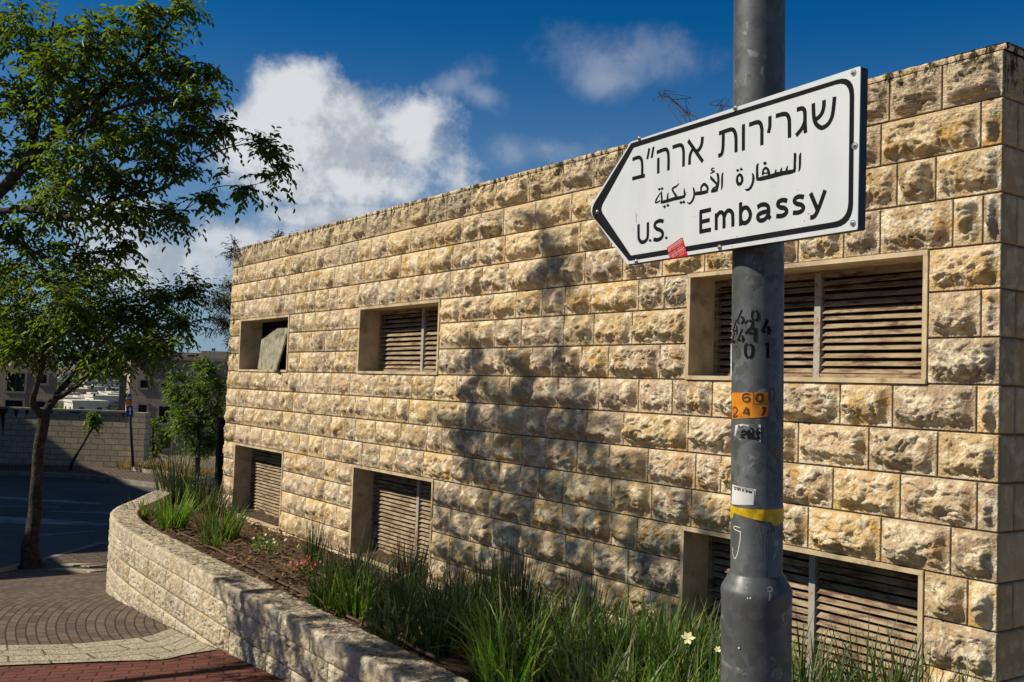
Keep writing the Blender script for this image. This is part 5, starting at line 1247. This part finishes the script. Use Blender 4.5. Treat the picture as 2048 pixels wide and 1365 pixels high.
for s0 in np.arange(0, Lw, 1.1):
    a_ = A[:2]+dW*s0; b_ = A[:2]+dW*min(s0+1.09, Lw); q = [a_-back*.04, b_-back*.04, b_+back*.40, a_+back*.40]
    mb.hexa([(*x, zt+.002) for x in q]+[(*x, zt+.07) for x in q])
mb.build('coping', M['kerb'], FWL)
mb = MB(); r_ = np.random.default_rng(8)
for px_, ln, wd in [(6, .75, .09), (8, 1.1, .05), (33, .35, .07), (30, .25, .05), (53, .22, .06), (55, .15, .08), (5, .3, .22), (150, .1, .3), (247, .18, .05), (100, .12, .15)]:
    s_ = np.interp(px_, [-420, 266], [0, Lw]); c_ = A[:2]+dW*s_-back*.004; e_ = dW*wd
    mb.raw([(*(c_-e_), zt), (*(c_+e_), zt), (*(c_+e_*.6), zt-ln*.6), (*(c_+e_*.2), zt-ln), (*(c_-e_*.5), zt-ln*.7)], [(0, 1, 2, 3, 4)])
mb.build('water_stain', mat('black_water_stain', (.055, .05, .045), .95), FWL)

# ------------------------------------------------------------------ bus stop sign
D8 = D7-.9; b_ = on_ground(267, 943); D8 = float(b_@FW); t_ = atD(257.5, 792, D8)
BS = thing('bus_stop_sign', 'leaning bus stop post with blue and orange panels before the far block wall', 'sign', b_)
mb = MB(); mb.tube([b_, t_], .05, 8); mb.build('post', M['signback'], BS, smooth=True)
xr = RC*D8/FPX; yu = (t_-b_)/np.linalg.norm(t_-b_)*D8/FPX; ctr = lambda x, y: atD(x, y, D8-.07)
def panel(name, x0, x1, y0, y1, m, parent=BS, off=0., t=.02):
    c_ = atD((x0+x1)/2, (y0+y1)/2, D8-.07-off); mb = MB(); mb.obox(c_, xr*(x1-x0)/2, FW*t, yu*(y1-y0)/2); return mb.build(name, m, parent)
panel('panel', 250.5, 262.5, 788, 800.5, M['blue']); panel('panel', 252, 263.5, 801, 812, M['orange']); p3 = panel('panel', 253.2, 266, 812.5, 834, M['blue'])
for y in (794.5, 797.2): panel('white_line', 253, 261, y, y+1.3, M['paintw'], off=.03, t=.004)
panel('arrow', 259.3, 261.2, 819, 830.5, M['paintw'], p3, .03, .004)
c_ = atD(260.1, 817.5, D8-.1); mb = MB(); mb.prism([c_-xr*3.2-yu*3, c_+xr*3.2-yu*3, c_+yu*3], -FW, .006); mb.build('arrow', M['paintw'], p3)

# ------------------------------------------------------------------ apartment buildings
def facade_block(name, label, px0, px1, ptop, pbot, d, wins, m, depth=9., dirn=None):
    A, B = atD(px0, ptop, d), atD(px1, ptop, d); zt = atD((px0+px1)/2, ptop, d)[2]; z0 = atD((px0+px1)/2, pbot, d)[2]
    T = thing(name, label, 'building', ((A[0]+B[0])/2, (A[1]+B[1])/2, z0))
    dW = (B-A)[:2]; L_ = np.linalg.norm(dW); dW /= L_; n_ = np.array([-dW[1], dW[0]]); n_ = n_ if n_@F0[:2] > 0 else -n_
    bk = n_ if dirn is None else np.array(dirn[:2])/np.linalg.norm(dirn[:2]); wall_panel(A, B, z0, zt, T, 'walls', m, depth, bk)
    mb = MB(); q = [A[:2]-n_*.12-dW*.1, B[:2]-n_*.12+dW*.1, B[:2]+bk*(depth+.1)+dW*.1, A[:2]+bk*(depth+.1)-dW*.1]
    mb.hexa([(*x, zt+.003) for x in q]+[(*x, zt+.16) for x in q]); mb.build('parapet', M['darkwall'], T)
    for (x0, y0, x1, y1) in wins:
        s0, s1 = [float((atD(x, (y0+y1)/2, d)-A)[:2]@dW) for x in (x0, x1)]; za, zb2 = atD((x0+x1)/2, y1, d)[2], atD((x0+x1)/2, y0, d)[2]
        o_ = A[:2]-n_*.05; mb = MB(); fw = .11
        for (a_, b_, c_, e_) in ((s0-fw, s0, za-fw, zb2+fw), (s1, s1+fw, za-fw, zb2+fw), (s0, s1, zb2, zb2+fw), (s0, s1, za-fw, za)):
            q = [o_+dW*a_, o_+dW*b_, o_+dW*b_+n_*.045, o_+dW*a_+n_*.045]; mb.hexa([(*x, c_) for x in q]+[(*x, e_) for x in q])
        wf = mb.build('window', M['kerb'], T)
        q = [o_+dW*s0+n_*.035, o_+dW*s1+n_*.035, o_+dW*s1+n_*.046, o_+dW*s0+n_*.046]; mb = MB(); mb.hexa([(*x, za) for x in q]+[(*x, zb2) for x in q]); mb.build('pane', M['glass'], wf)
        if s1-s0 > .9:
            sm_ = (s0+s1)/2; q = [o_+dW*(sm_-.03)+n_*.02, o_+dW*(sm_+.03)+n_*.02, o_+dW*(sm_+.03)+n_*.034, o_+dW*(sm_-.03)+n_*.034]; mb = MB(); mb.hexa([(*x, za) for x in q]+[(*x, zb2) for x in q]); mb.build('glazing_bar', M['blackmetal'], wf)
    return T, A, B, dW, n_, zt
facade_block('apartment_building', 'grey stone apartment building behind the block wall, seen under the forked tree', -260, 121, 640, 930, 52, [(18, 747, 53, 783), (82, 750, 97, 767), (15, 801, 50, 817), (76, 803, 95, 815), (-60, 747, -25, 783), (-60, 801, -25, 817)], M['facade'], dirn=ray(100, 800))
T, A, B, dW, n_, zt = facade_block('apartment_building', 'grey stone apartment building with stepped roof behind the small bushy tree', 262, 470, 721, 960, 50, [(282, 761, 299, 776), (324, 768, 336, 780), (378.5, 763, 390, 777), (279, 810, 296, 826), (320, 813, 342, 846), (324, 862, 345, 897), (312, 913, 343, 931), (363, 913, 392, 931)], M['facade2'], dirn=atD(239, 800, 59)-atD(262, 800, 50))
def pent(px0, px1, py, d0, m, name, dep=5.):
    a_, b_ = atD(px0, py, 50+d0), atD(px1, py, 50+d0); return wall_panel(a_, b_, zt+.16, a_[2], T, name, m, dep)
pent(347.5, 402, 704.5, 1.2, M['facade2'], 'roof_room'); pent(402.5, 480, 702, .4, M['facade'], 'roof_room')
mb = MB()
for x0, x1, y0, y1 in ((352, 356, 710, 718), (357.5, 362, 709, 718), (375, 390, 710.5, 714)):
    c_ = atD((x0+x1)/2, (y0+y1)/2, 51.1); mb.obox(c_, RC*(x1-x0)/2*.0255, FW*.03, ZZ*(y1-y0)/2*.0255)
mb.build('roof_window', M['glass'], T)
mb = MB(); a_ = atD(363, 704, 51.5); mb.tube([a_, a_+ZZ*.28], .06, 6); a_ = atD(425, 702, 51.); mb.tube([a_, a_+ZZ*.12], .05, 6); a_ = atD(429, 702, 51.); mb.tube([a_, a_+ZZ*.12], .05, 6); mb.build('vent_pipe', M['blackmetal'], T)

# low stone edging and dry grass on the far side, right of the block wall
ed = [on_ground(x, y) for x, y in [(268, 944), (300, 950), (345, 955), (400, 964), (452, 974)]]
mb = MB()
for a_, b_ in zip(ed[:-1], ed[1:]):
    q = [a_, b_, b_+np.array([-.35, 0, 0]), a_+np.array([-.35, 0, 0])]; mb.hexa([(x[0], x[1], gz(x[0])-.2) for x in q]+[(x[0], x[1], gz(x[0])+.16) for x in q])
tag(mb.build('stone_edging', M['kerb']), 'low pale stone edging across the road below the dry grass', 'edging')
Vv, Fv, Cv, n0 = [], [], [], 0; r_ = np.random.default_rng(2)
for i in range(170):
    t = r_.random(); p = np.array(ed[0])*(1-t)+np.array(ed[-1])*t+np.array([-1.2-r_.random()*2.6, .4+r_.normal(0, .3), 0]); p[2] = gz(p[0])+.05
    V, F, C = clump_arrays(r_, 26, .10, .40, .22, .028, .5, .6); Vv.append(V+p); Fv.append(F+n0); Cv.append(C); n0 += len(V)
tag(add('dry_grass', np.vstack(Vv), np.vstack(Fv), M['straw'], attrs={'rnd': np.vstack(Cv)}), 'strip of dry yellow grass across the road', 'dry grass', kind='stuff')

# ------------------------------------------------------------------ the far town on its hillside
tr_ = np.random.default_rng(12)
LBL = ['white', 'pale cream', 'grey']
HOUSES = []
for i in range(64):
    px_ = tr_.uniform(105, 245); py_ = tr_.uniform(752, 828); d_ = np.interp(py_, [750, 828], [880, 330])*tr_.uniform(.93, 1.07)
    p = atD(px_, py_, d_); hw_, hd, hh = tr_.uniform(4, 8), tr_.uniform(4, 7), tr_.uniform(5, 10)
    HOUSES.append((p, hw_, hd, hh))
for i, (p, hw_, hd, hh) in enumerate(HOUSES):
    z0 = p[2]-6; m = M['townwhite'] if tr_.random() < .62 else M['towngrey']
    T = thing('town_house', 'small flat-roofed stone house on the far hillside below the tree crown', 'house', (p[0], p[1], z0), 'far houses on the hillside')
    mb = MB(); mb.box(p[0]-hd, p[0]+hd, p[1]-hw_, p[1]+hw_, z0, p[2]+hh*.5); mb.build('walls', m, T)
    mb = MB(); mb.box(p[0]-hd-.3, p[0]+hd+.3, p[1]-hw_-.3, p[1]+hw_+.3, p[2]+hh*.5+.01, p[2]+hh*.5+.7); mb.build('roof', m, T)
    mb = MB()
    for fl in range(2):
        zc = p[2]+hh*.5-2.2-fl*3.1
        for k in range(2+int(hw_ > 6)):
            yc = p[1]-hw_+(k+.5)*2*hw_/(2+int(hw_ > 6)); mb.box(p[0]+hd+.02, p[0]+hd+.15, yc-.7, yc+.7, zc-.8, zc+.8)
            xc = p[0]-hd+(k+.5)*2*hd/(2+int(hw_ > 6)); mb.box(xc-.7, xc+.7, p[1]-hw_-.15, p[1]-hw_-.02, zc-.8, zc+.8)
    mb.build('windows', M['glass'], T)
P_, D_, N_, L_ = [], [], [], []
for i in range(46):
    px_ = tr_.uniform(100, 250); py_ = tr_.uniform(765, 832); d_ = np.interp(py_, [750, 832], [860, 320])*.97; c_ = atD(px_, py_+2, d_); n = 160; r0 = tr_.uniform(2.5, 5.5)
    P_.append(c_+tr_.normal(0, 1, (n, 3))*np.array([r0, r0*1.5, r0*.6])*.6); D_.append(unit(tr_.normal(0, 1, (n, 3)))); N_.append(unit(tr_.normal(0, 1, (n, 3)))); L_.append(tr_.uniform(.8, 2., n))
P_, D_, N_, L_ = np.vstack(P_), np.vstack(D_), np.vstack(N_), np.concatenate(L_)
V, F = leaves_mesh(P_, D_, N_, L_, L_*.7)
tag(add('hillside_trees', V, F, M['leaf'], attrs={'rnd': np.repeat(tr_.random((len(P_), 3)), 6, axis=0)}, loc=(0, 0, 0)), 'far dark trees among the hillside houses', 'trees', kind='stuff')
